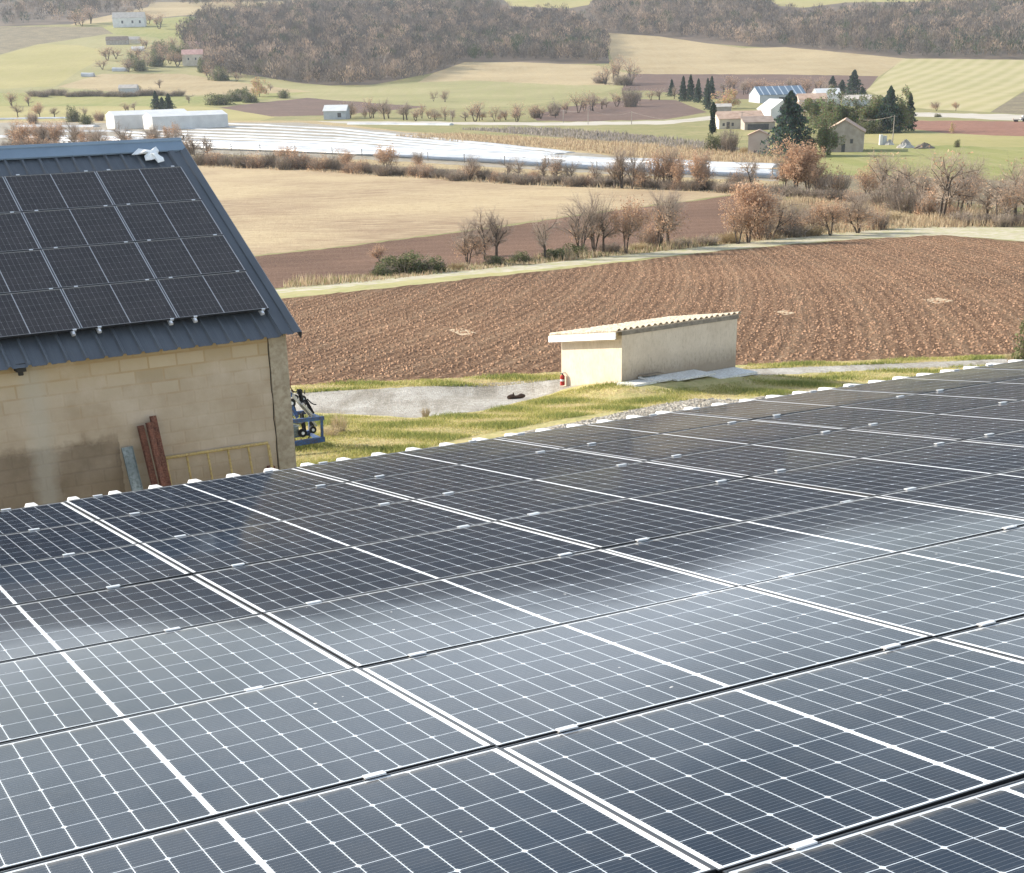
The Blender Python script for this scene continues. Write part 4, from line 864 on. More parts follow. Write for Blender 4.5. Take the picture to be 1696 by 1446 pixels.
# ------------------------------------------------------------------ trees and shrubs
MT['wood'] = mcol('bark_and_twigs', .9, .1, noise=3.0)
MT['leaf'] = mcol('leaf_mass', .85, .1, .35)
def rot_axis(v, ax, a): ax = ax/np.linalg.norm(ax); return v*math.cos(a)+np.cross(ax, v)*math.sin(a)+ax*(ax@v)*(1-math.cos(a))
class TB:
    def __init__(s, seed): s.r = np.random.RandomState(seed); s.wq = []; s.wc = []; s.tq = []; s.tc = []; s.tips = []; s.lq = []; s.lc = []
    def seg(s, p, q, r0, r1, n, col, twig):
        d = q-p; d = d/(np.linalg.norm(d)+1e-9); a = np.cross(d, (0, 0, 1.) if abs(d[2]) < .9 else (1., 0, 0)); a /= np.linalg.norm(a); b = np.cross(d, a)
        cs = [(math.cos(t), math.sin(t)) for t in np.arange(n)*2*math.pi/n]
        T, C = (s.tq, s.tc) if twig else (s.wq, s.wc)
        for i in range(n):
            c0, s0 = cs[i]; c1, s1 = cs[(i+1) % n]
            T.append([p+r0*(c0*a+s0*b), p+r0*(c1*a+s1*b), q+r1*(c1*a+s1*b), q+r1*(c0*a+s0*b)]); C.append(col)
    def branch(s, p, d, L, r, lvl, maxl, col, tcol, upb, kids, ang):
        R = s.r; ns = 4 if lvl < 2 else 3; pts = [p]; 
        for i in range(ns):
            d = d+R.randn(3)*.12+np.array([0, 0, upb]); d /= np.linalg.norm(d); q = p+d*L/ns
            r1 = r*(1-.55*(i+1)/ns) if lvl < maxl else r*(1-.85*(i+1)/ns)
            s.seg(p, q, r*(1-.55*i/ns) if lvl < maxl else r*(1-.85*i/ns), r1, 5 if lvl == 0 else 3, col if lvl < 2 else tcol, lvl >= 2); p = q; pts.append(p)
            if lvl < maxl:
                k = kids[lvl]; 
                if i >= (1 if lvl == 0 else 0):
                    for _ in range(int(k/ns+R.rand())):
                        ax = np.cross(d, R.randn(3)); a = rad(R.uniform(*ang)); nd = rot_axis(d, ax, a)
                        s.branch(p-d*L/ns*R.rand()*.6, nd, L*R.uniform(.42, .68), r1*.66, lvl+1, maxl, col, tcol, upb, kids, ang)
            if lvl >= maxl-1: s.tips.append(p.copy())
        if lvl == maxl: s.tips.append(p.copy())
    def leaf(s, c, size, col, up=0.0):
        R = s.r; a = R.randn(3); a /= np.linalg.norm(a); b = np.cross(a, R.randn(3)); b /= np.linalg.norm(b)
        w = size*R.uniform(.6, 1.2); s.lq.append([c-a*w, c+b*w*.5, c+a*w, c-b*w*.5]); k = R.uniform(.75, 1.25); s.lc.append([x*k for x in col])
    def meshes(s, name):
        t = fast_tris('trunk', np.array(s.wq), 4, MT['wood'], s.wc) if s.wq else None
        Q = s.tq+s.lq; C = s.tc+s.lc; mi = [0]*len(s.tq)+[1]*len(s.lq)
        c = fast_tris('crown', np.array(Q), 4, [MT['wood'], MT['leaf']], C, midx=mi) if Q else None
        r = [(n, o.data) for n, o in (('trunk', t), ('crown', c)) if o]
        for o in (t, c):
            if o: bpy.data.objects.remove(o)
        return r
BK = (.105, .085, .07); TW = (.37, .30, .24); TWP = (.42, .34, .27); RU = [(.56, .36, .23), (.48, .30, .19), (.62, .44, .30), (.42, .27, .18)]
def oak(seed, stems=1, leaves=0, low=False, spread=(25, 60), tcol=TW, up=.05, kids=(10, 12, 10, 3), tall=1.0, maxl=3):
    t = TB(seed); R = t.r
    for k in range(stems):
        a = 2*math.pi*k/max(stems, 1)+R.rand(); d = np.array([math.cos(a)*.28*(stems > 1), math.sin(a)*.28*(stems > 1), 1.0])+R.randn(3)*.05
        t.branch(np.array([math.cos(a), math.sin(a), 0])*.012*(stems > 1)-np.array([0, 0, .02]), d/np.linalg.norm(d), .62*tall*R.uniform(.85, 1.1), .032 if stems == 1 else .022, 0, maxl, BK, tcol, up, kids, spread)
    tips = np.array(t.tips); 
    if leaves:
        idx = R.randint(0, len(tips), leaves*2); n = 0
        for i in idx:
            if low and tips[i][2] > .45*R.uniform(.7, 1.4): continue
            t.leaf(tips[i]+R.randn(3)*.03, .0215, RU[R.randint(4)]); n += 1
            if n >= leaves: break
    z = max(t.tips, key=lambda v: v[2])[2]
    for L_ in (t.wq, t.tq, t.lq):
        for i in range(len(L_)): L_[i] = [v/z for v in L_[i]]
    w = np.percentile(np.abs(tips[:, :2]/z), 96)
    return t.meshes('oak'), w
def bush(seed, col, n=900, tw=120, h=1.0, flat=1.0, cols=None, size=.06, twc=None):
    t = TB(seed); R = t.r; TW_ = twc or TW; BK_ = twc or (.22, .18, .15)
    for k in range(tw):
        a = R.rand()*6.28; rr_ = R.rand()**.5*.35; p = np.array([math.cos(a)*rr_, math.sin(a)*rr_, 0]); d = np.array([math.cos(a)*.7*R.rand(), math.sin(a)*.7*R.rand(), .6+R.rand()*.5]); d /= np.linalg.norm(d)
        q = p+d*R.uniform(.5, 1.0)*.9; t.seg(p, q, .010, .003, 3, TW_ if R.rand() < .6 else BK_, True)
        t.seg(p+(q-p)*.5, p+(q-p)*.5+(d+R.randn(3)*.5)*.3, .006, .002, 3, TW_, True)
    for k in range(n):
        v = R.randn(3); v /= np.linalg.norm(v); v[2] = abs(v[2]); lob = 1+.22*math.sin(v[0]*5+seed)+.2*math.sin(v[1]*6+seed*2)
        rr_ = (R.rand()**.45)*lob; c = np.array([v[0]*.55*rr_, v[1]*.55*rr_, v[2]*.85*rr_*h+.02]); t.leaf(c, size, (cols or [col])[R.randint(len(cols or [col]))])
    return t.meshes('bush'), .55
def conifer(seed, col, n=2600, w=.24, kind='cone', size=.035):
    t = TB(seed); R = t.r; t.seg(np.array([0, 0, -.03]), np.array([0, 0, .95]), .02, .004, 6, BK, False)
    if kind == 'round': 
        cl = [(R.randn(3)*[w*.5, w*.5, .19]+[0, 0, .50], R.uniform(.22, .48)*w) for _ in range(38)]
    for k in range(n):
        if kind == 'round':
            c0, rr_ = cl[R.randint(len(cl))]; v = R.randn(3); v /= np.linalg.norm(v); c = c0+v*rr_*R.rand()**.35*np.array([1, 1, 1.25]); c[2] = max(.04, c[2])
        else:
            z = R.rand()**.8 if kind == 'cone' else R.rand(); 
            if kind == 'cone': rad_ = w*(1-z)**.75*(1+.28*math.sin(z*42+R.rand()*1.5))+.01
            else: rad_ = w*min(1, (1-z)*4)**.7*(.8+.2*math.sin(z*9))
            a = R.rand()*6.28; lo = 1+.25*math.sin(a*3+seed+z*6)+.15*math.sin(a*5+z*11); rr_ = rad_*lo*R.rand()**.35; c = np.array([math.cos(a)*rr_, math.sin(a)*rr_, .06+z*.94-rr_*.25])
        t.leaf(c, size, [x*R.uniform(.7, 1.3) for x in col])
    return t.meshes('conifer'), w
PR_ = {}
PR_['bare'] = [oak(s, 1, 0, tcol=TWP) for s in (21, 22, 23)]
PR_['baremulti'] = [oak(s, 4, 600, low=True, kids=(8, 9, 8, 3), spread=(18, 45), tall=1.1) for s in (31, 32)]
PR_['rust'] = [oak(s, 2, 2600, low=False) for s in (41, 42, 43)]
PR_['rustlow'] = [oak(s, 3, 1500, low=True, tcol=TWP) for s in (51, 52)]
PR_['rustdense'] = [oak(s, 3, 5200, kids=(8, 8, 7, 3)) for s in (61, 62)]
PR_['wide'] = [oak(s, 2, 200, spread=(30, 62), kids=(11, 11, 9, 4), tcol=TWP, up=.03) for s in (71, 72)]
PR_['greybush'] = [bush(s, 0, 1200, 220, size=.035, cols=[(.25, .205, .175), (.34, .28, .23), (.18, .16, .14), (.22, .21, .12)]) for s in (81, 82, 83)]
PR_['rustbush'] = [bush(s, 0, 1700, 170, cols=RU+[(.30, .21, .16)], size=.036) for s in (84, 85)]
PR_['greenbush'] = [bush(s, 0, 2600, 60, cols=[(.11, .13, .06), (.16, .175, .08), (.22, .22, .12), (.09, .105, .055)], size=.045) for s in (86, 87)]
PR_['straw'] = [bush(s, 0, 700, 260, cols=[(.42, .33, .18), (.36, .27, .16), (.30, .25, .13)], size=.035, twc=(.48, .38, .24)) for s in (88, 89)]
PR_['stalks'] = [bush(s, 0, 70, 130, cols=[(.50, .40, .25), (.42, .33, .20)], size=.02, twc=(.50, .40, .26)) for s in (101, 102)]
PR_['cone'] = [conifer(s, (.07, .095, .075), 3400, .28) for s in (91, 92)]
PR_['cypress'] = [conifer(93, (.035, .055, .035), 1500, .075, 'col', .03)]
PR_['cedar'] = [conifer(s, (.075, .105, .085), 6500, .46, 'cone', .030) for s in (94,)]
PR_['pine'] = [conifer(s, (.19, .20, .105), 6500, .42, 'round', .028) for s in (95, 96)]
PR_['willow'] = [conifer(97, (.50, .37, .22), 2200, .42, 'round', .035)]
PR_['greytree'] = [oak(s, 2, 500, kids=(8, 8, 6, 3), tcol=(.27, .23, .21)) for s in (98, 99)]
_pool = {}
def plant(px, py, hpx, wpx, kind, label, cat, group, name, Y=None):
    g = gp(px, py); d = proj(g)[2]; h = hpx*d/F*1.02; w = wpx*d/F/2
    protos = PR_[kind]; k = _pool.get(kind, 0); _pool[kind] = k+1; (ms, wr) = protos[k % len(protos)]
    sxy = min(max(w/wr, .45*h), 1.9*h) if wpx else h
    e = empty(name, (g[0], g[1], g[2]-.04*min(h, 4)*.3), label, cat, group, random.uniform(0, 6.28)); e.scale = (sxy, sxy, h)
    for nm, me in ms:
        o = bpy.data.objects.new(nm, me); COL.objects.link(o); o.parent = e
    return e
NTH = ['first', 'second', 'third', 'fourth', 'fifth', 'sixth', 'seventh', 'eighth', 'ninth', 'tenth', 'eleventh', 'twelfth', 'thirteenth', 'fourteenth', 'fifteenth', 'sixteenth', 'seventeenth', 'eighteenth', 'nineteenth', 'twentieth']+['%sth' % i for i in range(21, 99)]
DESC = {'bare': ('bare thin oak', 'tree', 'oak_tree'), 'baremulti': ('bare many-stemmed tree', 'tree', 'oak_tree'), 'rust': ('rust-leaved oak', 'tree', 'oak_tree'), 'rustlow': ('bare low-leaved rusty tree', 'tree', 'oak_tree'),
        'rustdense': ('bushy rust-leaved oak', 'tree', 'oak_tree'), 'wide': ('wide-crowned bare tree', 'tree', 'oak_tree'), 'greybush': ('leafless grey shrub', 'shrub', 'leafless_shrub'), 'rustbush': ('rust-brown shrub', 'shrub', 'rusty_shrub'),
        'greenbush': ('dark green bush', 'bush', 'green_bush'), 'straw': ('dry straw-coloured tuft', 'plant', 'dry_tuft'), 'cone': ('dark green conifer', 'tree', 'conifer_tree'), 'cypress': ('slender dark cypress', 'tree', 'cypress_tree'), 'cedar': ('broad blue-green cedar', 'tree', 'cedar_tree'),
        'pine': ('rounded green pine', 'tree', 'pine_tree'), 'willow': ('pale orange willow', 'tree', 'willow_tree'), 'greytree': ('leafless grey tree', 'tree', 'bare_tree')}
def row(items, where, group):
    items = sorted(items); seen = {}; tot = {}
    for it in items: tot[it[4]] = tot.get(it[4], 0)+1
    for px, py, h, w, kind in items:
        n = seen.get(kind, 0); seen[kind] = n+1; ds, cat, nm = DESC[kind]
        lab = '%s %s' % (ds, where) if tot[kind] == 1 else '%s %s, %s from left' % (ds, where, NTH[n])
        plant(px, py, h, w, kind, lab, cat, '%s %s' % (group, cat), nm)
row([(775, 438, 84, 56, 'rustlow'), (803, 430, 95, 56, 'bare'), (822, 430, 92, 50, 'bare'), (790, 424, 40, 40, 'rust'), (903, 430, 88, 50, 'bare'), (962, 424, 104, 60, 'baremulti'), (984, 420, 116, 74, 'baremulti'), (1000, 420, 96, 50, 'bare'), (1037, 420, 96, 62, 'rust'), (1092, 412, 108, 76, 'rustlow'), (1108, 410, 100, 60, 'bare'), (1075, 412, 44, 34, 'rustbush'),
     (1222, 404, 80, 50, 'rust'), (1240, 402, 98, 66, 'rustdense'), (1277, 394, 92, 72, 'rustlow'), (1262, 392, 70, 50, 'bare'), (1305, 390, 54, 56, 'rustlow'), (1375, 390, 68, 54, 'rust'), (1421, 386, 76, 70, 'rustlow'), (1345, 380, 44, 50, 'rustlow'), (1400, 372, 46, 50, 'rustlow'), (628, 434, 32, 28, 'rust'), (1258, 396, 50, 40, 'rustbush'), (1452, 380, 40, 36, 'rustbush')], 'standing along the dirt track', 'trackside')
row([(668, 452, 36, 100, 'greenbush'), (630, 456, 18, 60, 'greenbush'), (715, 450, 26, 70, 'greenbush'), (820, 438, 16, 60, 'greenbush'), (862, 434, 18, 55, 'greenbush'), (920, 429, 20, 60, 'greenbush'), (955, 425, 22, 50, 'greenbush'),
     (590, 462, 10, 50, 'straw'), (760, 446, 14, 60, 'straw'), (1010, 418, 18, 60, 'greybush'), (1060, 414, 14, 60, 'straw'), (1130, 409, 16, 60, 'greybush'), (1170, 406, 18, 60, 'greybush'), (1205, 402, 20, 50, 'straw'), (1310, 392, 26, 60, 'greybush'), (1345, 390, 20, 50, 'straw'),
     (1290, 372, 28, 60, 'straw'), (1330, 362, 26, 60, 'straw'), (1400, 366, 24, 60, 'straw'), (1470, 366, 20, 60, 'straw')], 'in the undergrowth of the dirt track', 'trackside')
row([(574, 284, 42, 26, 'rust'), (637, 286, 50, 40, 'rust'), (697, 282, 36, 30, 'rustlow'), (779, 298, 46, 40, 'rustlow'), (841, 298, 42, 26, 'bare'), (858, 299, 44, 28, 'bare'), (902, 302, 50, 30, 'bare'), (920, 303, 54, 30, 'rustlow'), (947, 303, 44, 34, 'bare'), (985, 308, 46, 26, 'bare'),
     (1018, 312, 60, 40, 'bare'), (1030, 312, 76, 50, 'baremulti'), (1048, 313, 72, 46, 'baremulti'), (1066, 313, 54, 36, 'rustlow'), (1087, 313, 66, 42, 'rust'), (1100, 313, 60, 40, 'baremulti'), (1113, 313, 78, 46, 'rustlow'), (1126, 314, 64, 36, 'rust'), (1153, 315, 72, 42, 'rust'), (1168, 315, 68, 40, 'rustlow'), (1246, 316, 66, 50, 'wide'),
     (1300, 320, 74, 40, 'rustlow'), (1316, 322, 90, 54, 'rustdense'), (1337, 321, 78, 46, 'rustdense'), (1385, 323, 44, 40, 'rustbush'), (1367, 322, 40, 44, 'rustbush'), (1350, 322, 56, 36, 'rust'), (1436, 332, 64, 50, 'rust'), (1457, 337, 96, 80, 'wide'), (1482, 342, 84, 60, 'bare'), (1506, 344, 90, 70, 'wide'), (1524, 348, 84, 50, 'rustlow'), (1557, 364, 128, 110, 'wide'), (1588, 357, 104, 74, 'rustlow'), (1470, 344, 50, 50, 'greybush'), (1500, 352, 46, 56, 'greybush'), (1540, 358, 50, 46, 'rustbush'), (1572, 352, 80, 60, 'bare'),
     (1636, 366, 70, 50, 'bare'), (1652, 372, 92, 74, 'wide'), (1682, 364, 112, 80, 'wide'), (1700, 372, 126, 96, 'rustlow'), (1668, 366, 60, 50, 'rust'), (480, 278, 38, 34, 'rust'), (345, 264, 44, 28, 'bare'), (322, 258, 40, 26, 'bare'), (1218, 316, 36, 34, 'rustbush'), (1604, 350, 70, 40, 'rust')], 'in the hedgerow beyond the stubble field', 'hedgerow')
it = []; rg = random.Random(12)
for x in range(335, 1720, 22):
    yb = np.interp(x, [335, 500, 860, 1160, 1330, 1450, 1600, 1720], [276, 283, 306, 316, 330, 345, 372, 380])
    k = rg.choice(['greybush', 'greybush', 'rustbush', 'greybush', 'rustbush' if x < 560 or x > 1300 else 'greybush'])
    it.append((x+rg.uniform(-5, 5), yb-rg.uniform(0, 5), rg.uniform(16, 26)*(1.25 if x < 560 else 1), rg.uniform(28, 42), k))
row(it, 'at the foot of the long hedgerow', 'hedgerow')
it = [(rg.uniform(20, 330), rg.uniform(244, 252), rg.uniform(34, 56), rg.uniform(26, 40), rg.choice(['bare', 'rustlow', 'rust', 'bare'])) for _ in range(22)]
it += [(20+i*17+rg.uniform(-4, 4), 256, rg.uniform(24, 32), 36, rg.choice(['greybush', 'rustbush'])) for i in range(18)]
row(it, 'just above the ridge of the barn', 'thicket')
# far valley trees
row([(1180, 222, 48, 11, 'cypress')], 'standing by the low farmhouse', 'farm')
row([(1181, 252, 32, 28, 'greenbush'), (1207, 252, 42, 30, 'greybush'), (1232, 254, 12, 14, 'straw')], 'left of the cream tower', 'farm')
row([(1305, 259, 98, 84, 'cedar')], 'standing between the cream tower and the gabled house', 'farm')
row([(1366, 258, 54, 40, 'pine'), (1338, 258, 40, 26, 'greenbush'), (1412, 250, 34, 20, 'rustbush')], 'in front of the gabled stone house', 'farm')
row([(1352, 212, 48, 50, 'pine'), (1378, 220, 54, 54, 'pine'), (1400, 219, 44, 50, 'pine'), (1428, 220, 46, 50, 'pine'), (1450, 219, 58, 44, 'pine'), (1470, 220, 70, 48, 'cedar'), (1488, 219, 54, 44, 'pine'), (1504, 217, 56, 24, 'cone'), (1338, 205, 40, 44, 'greytree'), (1320, 200, 34, 36, 'greytree'), (1415, 214, 30, 40, 'greenbush'), (1440, 221, 24, 40, 'greenbush'), (1390, 222, 22, 36, 'greenbush')], 'in the grove behind the gabled house', 'farm grove')
row([(1112, 160, 26, 14, 'cone'), (1131, 168, 38, 16, 'cone'), (1143, 168, 40, 18, 'cone'), (1156, 170, 36, 16, 'cone'), (1171, 174, 40, 16, 'cone'), (1178, 164, 34, 16, 'cone'), (1172, 182, 34, 13, 'cone')], 'in the clump left of the farm', 'farm')
row([(1204, 180, 32, 40, 'willow')], 'beside the conifers left of the farm', 'farm')
row([(1378, 150, 22, 18, 'cone'), (1394, 152, 18, 18, 'cone'), (1413, 158, 38, 30, 'cone'), (1428, 165, 18, 22, 'cone')], 'behind the pale farm roofs', 'farm')
row([(1551, 184, 18, 22, 'rustlow'), (1583, 184, 16, 12, 'rust'), (1553, 194, 6, 12, 'greenbush')], 'beside the road under the sown slope', 'roadside')
row([(1585, 244, 14, 9, 'greenbush')], 'pollarded alone in the green meadow', 'meadow')
row([(1576, 221, 18, 8, 'willow')], 'alone at the edge of the red field', 'meadow')
row([(260, 186, 32, 18, 'cone'), (281, 186, 28, 20, 'cone'), (270, 185, 22, 16, 'cone'), (143, 206, 18, 20, 'greenbush'), (122, 202, 26, 24, 'greenbush'), (362, 174, 20, 44, 'greenbush'), (386, 168, 18, 30, 'greenbush'), (402, 166, 22, 26, 'greenbush'), (414, 170, 18, 26, 'greenbush'), (470, 163, 15, 18, 'greenbush'), (226, 152, 10, 16, 'greenbush'), (430, 160, 30, 28, 'willow')], 'among the fields left of the valley', 'valley')
row([(20, 176, 24, 24, 'greytree'), (48, 176, 22, 22, 'greytree'), (30, 194, 26, 22, 'bare'), (66, 194, 26, 22, 'rust'), (90, 194, 18, 18, 'bare'), (210, 186, 16, 26, 'greytree'), (140, 195, 22, 14, 'bare'), (265, 146, 16, 22, 'bare'), (313, 171, 18, 18, 'bare'), (223, 184, 18, 16, 'bare'), (165, 200, 16, 18, 'rustbush'), (448, 150, 12, 14, 'bare'), (55, 205, 22, 18, 'rustbush')], 'among the fields left of the valley', 'valley')
row([(718, 168, 20, 16, 'wide'), (737, 169, 22, 20, 'wide')], 'standing as a pair in the green slope', 'valley')
row([(1003, 140, 34, 30, 'greytree'), (1020, 138, 44, 26, 'greytree'), (1045, 140, 44, 28, 'greytree'), (995, 138, 14, 26, 'greybush'), (1032, 141, 20, 36, 'greybush')], 'in the copse beside the straw hill field', 'copse')
it = []
for x, y, h, k in [(a, np.interp(a, [560, 700, 860, 960, 1110], [196, 199, 202, 186, 164])+rg.uniform(-3, 2), rg.uniform(20, 32), rg.choice(['greytree', 'bare', 'greytree', 'bare', 'rustlow', 'greybush' if a > 880 else 'bare'])) for a in range(566, 1108, 12)]: it.append((x+rg.uniform(-11, 11), y, h*rg.uniform(.55, 1.25), h*rg.uniform(.5, 1.1), k))
row(it, 'in the line of scrub along the valley road', 'valley road')
it = [(x+rg.uniform(-4, 4), 158+rg.uniform(-8, 4), rg.uniform(20, 30), rg.uniform(18, 26), rg.choice(['greytree', 'greytree', 'bare'])) for x in list(range(1195, 1375, 11))]
row(it, 'in the thicket behind the long farm shed', 'farm thicket')
it = [(x, 160+.00*x+rg.uniform(-2, 1), rg.uniform(8, 13), 22, 'greybush') for x in range(56, 300, 15)]
row(it, 'in the dark field hedge on the left', 'field hedge')
it = [(x+rg.uniform(-4, 4), y+rg.uniform(-3, 3), rg.uniform(16, 28), rg.uniform(20, 32), rg.choice(['greytree', 'greenbush', 'greytree', 'greytree'])) for x, y in [(250, 100), (266, 86), (278, 92), (292, 100), (304, 92), (238, 104), (222, 112), (270, 108), (340, 122), (356, 110), (372, 128), (390, 134), (180, 100), (195, 96), (215, 104), (232, 96), (243, 82), (262, 92), (272, 100), (285, 104), (296, 110), (255, 112), (240, 116), (228, 118), (300, 96), (212, 118), (170, 112), (288, 84), (345, 112), (352, 98), (365, 120), (378, 104), (124, 44), (136, 44), (150, 42), (262, 48), (246, 38), (345, 130), (362, 134)]]
row(it, 'around the hillside farm on the left', 'hillside')
plant(1712, 606, 90, 70, 'greenbush', 'olive green bush cut by the right edge beyond the near roof', 'bush', None, 'green_bush')
for n, (x, y, h, w) in enumerate([(563, 716, 40, 30), (548, 722, 22, 30), (705, 690, 20, 16), (1680, 602, 22, 26)]):
    plant(x, y, h, w, 'stalks', ['tall dry weeds right of the blue implement', 'low dry weeds beside the blue implement', 'dry stalks at the lane edge left of the log', 'dry weeds at the right end of the near roof edge'][n], 'weeds', None, 'dry_weeds')

# ------------------------------------------------------------------ far woodlands (one mass each)
def templates(k, n):
    out = []
    for s in range(k):
        R = np.random.RandomState(500+s); T = np.zeros((n, 3, 3)); sh = np.ones(n)
        for i in range(n):
            v = R.randn(3); v /= np.linalg.norm(v); r_ = R.rand()**.3; c = np.array([v[0]*.44*r_, v[1]*.44*r_, .58+v[2]*.42*r_]); c[2] = max(.05, c[2])
            d = np.array([c[0]*.9, c[1]*.9, .55])+R.randn(3)*.16; d /= np.linalg.norm(d); a = np.cross(d, R.randn(3)); a /= np.linalg.norm(a); l = R.uniform(.10, .20); w = R.uniform(.012, .030)
            T[i] = [c-d*l*.5-a*w, c-d*l*.5+a*w, c+d*l*.6]; sh[i] = R.uniform(.75, 1.3)
        out.append((T, sh))
    return out
TPL = templates(6, 120)
PAL = np.array([(.145, .12, .10), (.19, .15, .12), (.25, .195, .15), (.11, .095, .085), (.33, .245, .18), (.09, .08, .07), (.165, .14, .12)]); PGR = np.array([(.075, .09, .05), (.06, .08, .055), (.10, .11, .06)])
def wood(name, poly, spacing, hm, green, label, cat, seed):
    R = np.random.RandomState(seed); P = np.array([gp(x, y)[:2] for x, y in poly]); lo, hi = P.min(0), P.max(0)
    xs = np.arange(lo[0], hi[0], spacing); ys = np.arange(lo[1], hi[1], spacing); G = np.array(np.meshgrid(xs, ys)).reshape(2, -1).T; G = G+R.uniform(-.45, .45, G.shape)*spacing
    G = G[inpoly(G, [tuple(p) for p in P])]
    if len(G) > 8500: G = G[R.permutation(len(G))[:8500]]
    Z = zg(G[:, 0], G[:, 1]); V = []; C = []
    for (x, y), z in zip(G, Z):
        T, sh = TPL[R.randint(6)]; h = hm*R.uniform(.6, 1.3); w = h*R.uniform(.7, 1.15); a = R.rand()*6.28; ca, sa = math.cos(a), math.sin(a)
        q = np.empty_like(T); q[..., 0] = (T[..., 0]*ca-T[..., 1]*sa)*w+x; q[..., 1] = (T[..., 0]*sa+T[..., 1]*ca)*w+y; q[..., 2] = T[..., 2]*h+z; V.append(q)
        patch = math.sin(x/70+seed)+math.sin(y/110+x/200)
        if R.rand() < green*(1.8 if patch > .8 else .5): col = PGR[R.randint(3)]
        else: col = PAL[R.randint(7)]*R.uniform(.7, 1.3)*(1.12 if patch < -.5 else 1)
        C.append(col[None, :]*sh[:, None])
    V = np.concatenate(V).reshape(-1, 3); C = np.concatenate(C)
    o = fast_tris(name, V, 3, MT['farwood'], C); tag(o, label, cat, kind='stuff'); return o
MT['farwood'] = mcol('far_branches', .95, .05, .15)
wood('woodland', [(300, 64), (315, 45), (345, 28), (480, 16), (620, 2), (800, 6), (840, 26), (940, 30), (1000, 56), (1003, 62), (1004, 100), (985, 106), (860, 100), (770, 102), (740, 118), (690, 133), (620, 139), (560, 144), (500, 140), (420, 130), (345, 128), (330, 108), (318, 92)], 9.6, 13.5, .10, 'large leafless grey-brown wood on the round hill in the middle', 'wood', 1)
wood('woodland', [(975, 26), (1000, 4), (1270, 6), (1290, 30), (1400, 26), (1500, 22), (1560, 8), (1696, 4), (1850, 0), (1850, 98), (1696, 98), (1500, 95), (1300, 78), (1235, 78), (1160, 64), (1010, 56), (1000, 44)], 11, 13.5, .13, 'long leafless wood across the hillside at the upper right', 'wood', 2)
wood('woodland', [(-120, 20), (-120, -14), (250, -14), (262, 4), (240, 22), (130, 38), (0, 43), (-120, 46)], 8.0, 15, .12, 'leafless wood at the upper left corner', 'wood', 3)
wood('woodland', [(262, -14), (800, -14), (790, -6), (620, -2), (480, 4), (400, 12), (300, 10)], 17, 15, .08, 'strip of leafless wood along the top edge of the picture', 'wood', 4)

# ------------------------------------------------------------------ crop tunnels
MT['film'] = mnoise('white_plastic_film', (.34, .35, .36), (.50, .51, .52), .12, .45, spec=.5)
MT['post'] = mnoise('grey_post', (.25, .22, .19), (.36, .32, .28), .5)
tn = 21
TL = [(300, 205.5), (250, 207.5), (60, 240)]; 
def tunnel(path, w, h, label, walls=0.0, nposts=0):
    pts = [gp(*p) for p in path]; e = empty('crop_tunnel', tuple(pts[0]), label, 'crop tunnel', 'white plastic crop tunnels in the valley'); n = 10; V = []; Fc = []; P = []
    for A, B in zip(pts[:-1], pts[1:]):
        k = max(2, int(np.linalg.norm((B-A)[:2])/14)); P += [A+(B-A)*i/k for i in range(k)]
    P.append(pts[-1]); P = [np.array([p[0], p[1], float(zg(p[0], p[1]))]) for p in P]
    for k, p in enumerate(P):
        d = P[min(k+1, len(P)-1)]-P[max(k-1, 0)]; sd_ = np.array([-d[1], d[0], 0]); sd_ /= np.linalg.norm(sd_); zo = random.uniform(-.12, .12)
        for t in np.linspace(0, math.pi, n): V.append((p[0]+sd_[0]*math.cos(t)*w/2, p[1]+sd_[1]*math.cos(t)*w/2, p[2]+walls+zo+math.sin(t)*h-.02))
        if nposts and k % max(1, len(P)//nposts) == 0:
            mb = MB(); mb.box((p[0]+sd_[0]*w*.49*(1 if sd_[1] < 0 else -1), p[1]-abs(sd_[1])*w*.49, p[2]+walls/2), (.18, .18, walls+.3)); unp(mb.build('post', MT['post']), e)
    ns = len(P)-1
    for k in range(ns):
        for i in range(n-1): Fc.append((k*n+i, k*n+i+1, (k+1)*n+i+1, (k+1)*n+i))
    Fc += [tuple(range(n)), tuple(range(ns*n, ns*n+n))]
    unp(new('cover', V, Fc, MT['film']), e)
YM = [213.5, 218.5, 223.5, 228.5, 233, 237.5, 241.5, 245, 248.5, 252, 256]
for k, y in enumerate(YM):
    xl = 330-28*k+(15 if k % 2 else -12); yl = np.interp(y, [213.5, 256], [203.5, 247])-(330-xl)*.035
    pth = [(xl, yl), (440, np.interp(y, [213.5, 256], [207.5, 251])), (560, y)]
    if k < 5: pth += [(760, y+20-1.2*k), (945-18*k, 253+2.2*k)]
    else: q = (k-5)/5; pth += [(780, 256+13*q), (1000, 268+15*q), (1290-10*(1-q), 284+13*q)]
    tunnel(pth, [3.4, 3.4, 4.0][min(2, k//4)], [.35, .42, .7][min(2, k//4)], 'long white plastic crop tunnel in the valley, %s' % ('farthest of the long ones' if k == 0 else 'nearest the hedgerow' if k == 10 else '%s counted from the farthest' % NTH[k]), 2.2 if k == 10 else 0, 26 if k == 10 else 0)
for k, ((a, b), (c, d)) in enumerate([((-60, 199), (112, 196)), ((30, 210), (160, 210)), ((60, 218), (210, 218)), ((-20, 227), (150, 228))]):
    tunnel([(a, b), (c, d)], 5, .8, 'white plastic crop tunnel left of the sheds, %s from the top' % NTH[k])
for k, (x0, y0, x1, y1) in enumerate([(578, 206, 655, 206.5), (652, 206.5, 748, 207.5)]): tunnel([(x0, y0), (x1, y1)], 3, .8, ['short left white tunnel on the grass by the valley road', 'short right white tunnel on the grass by the valley road'][k])

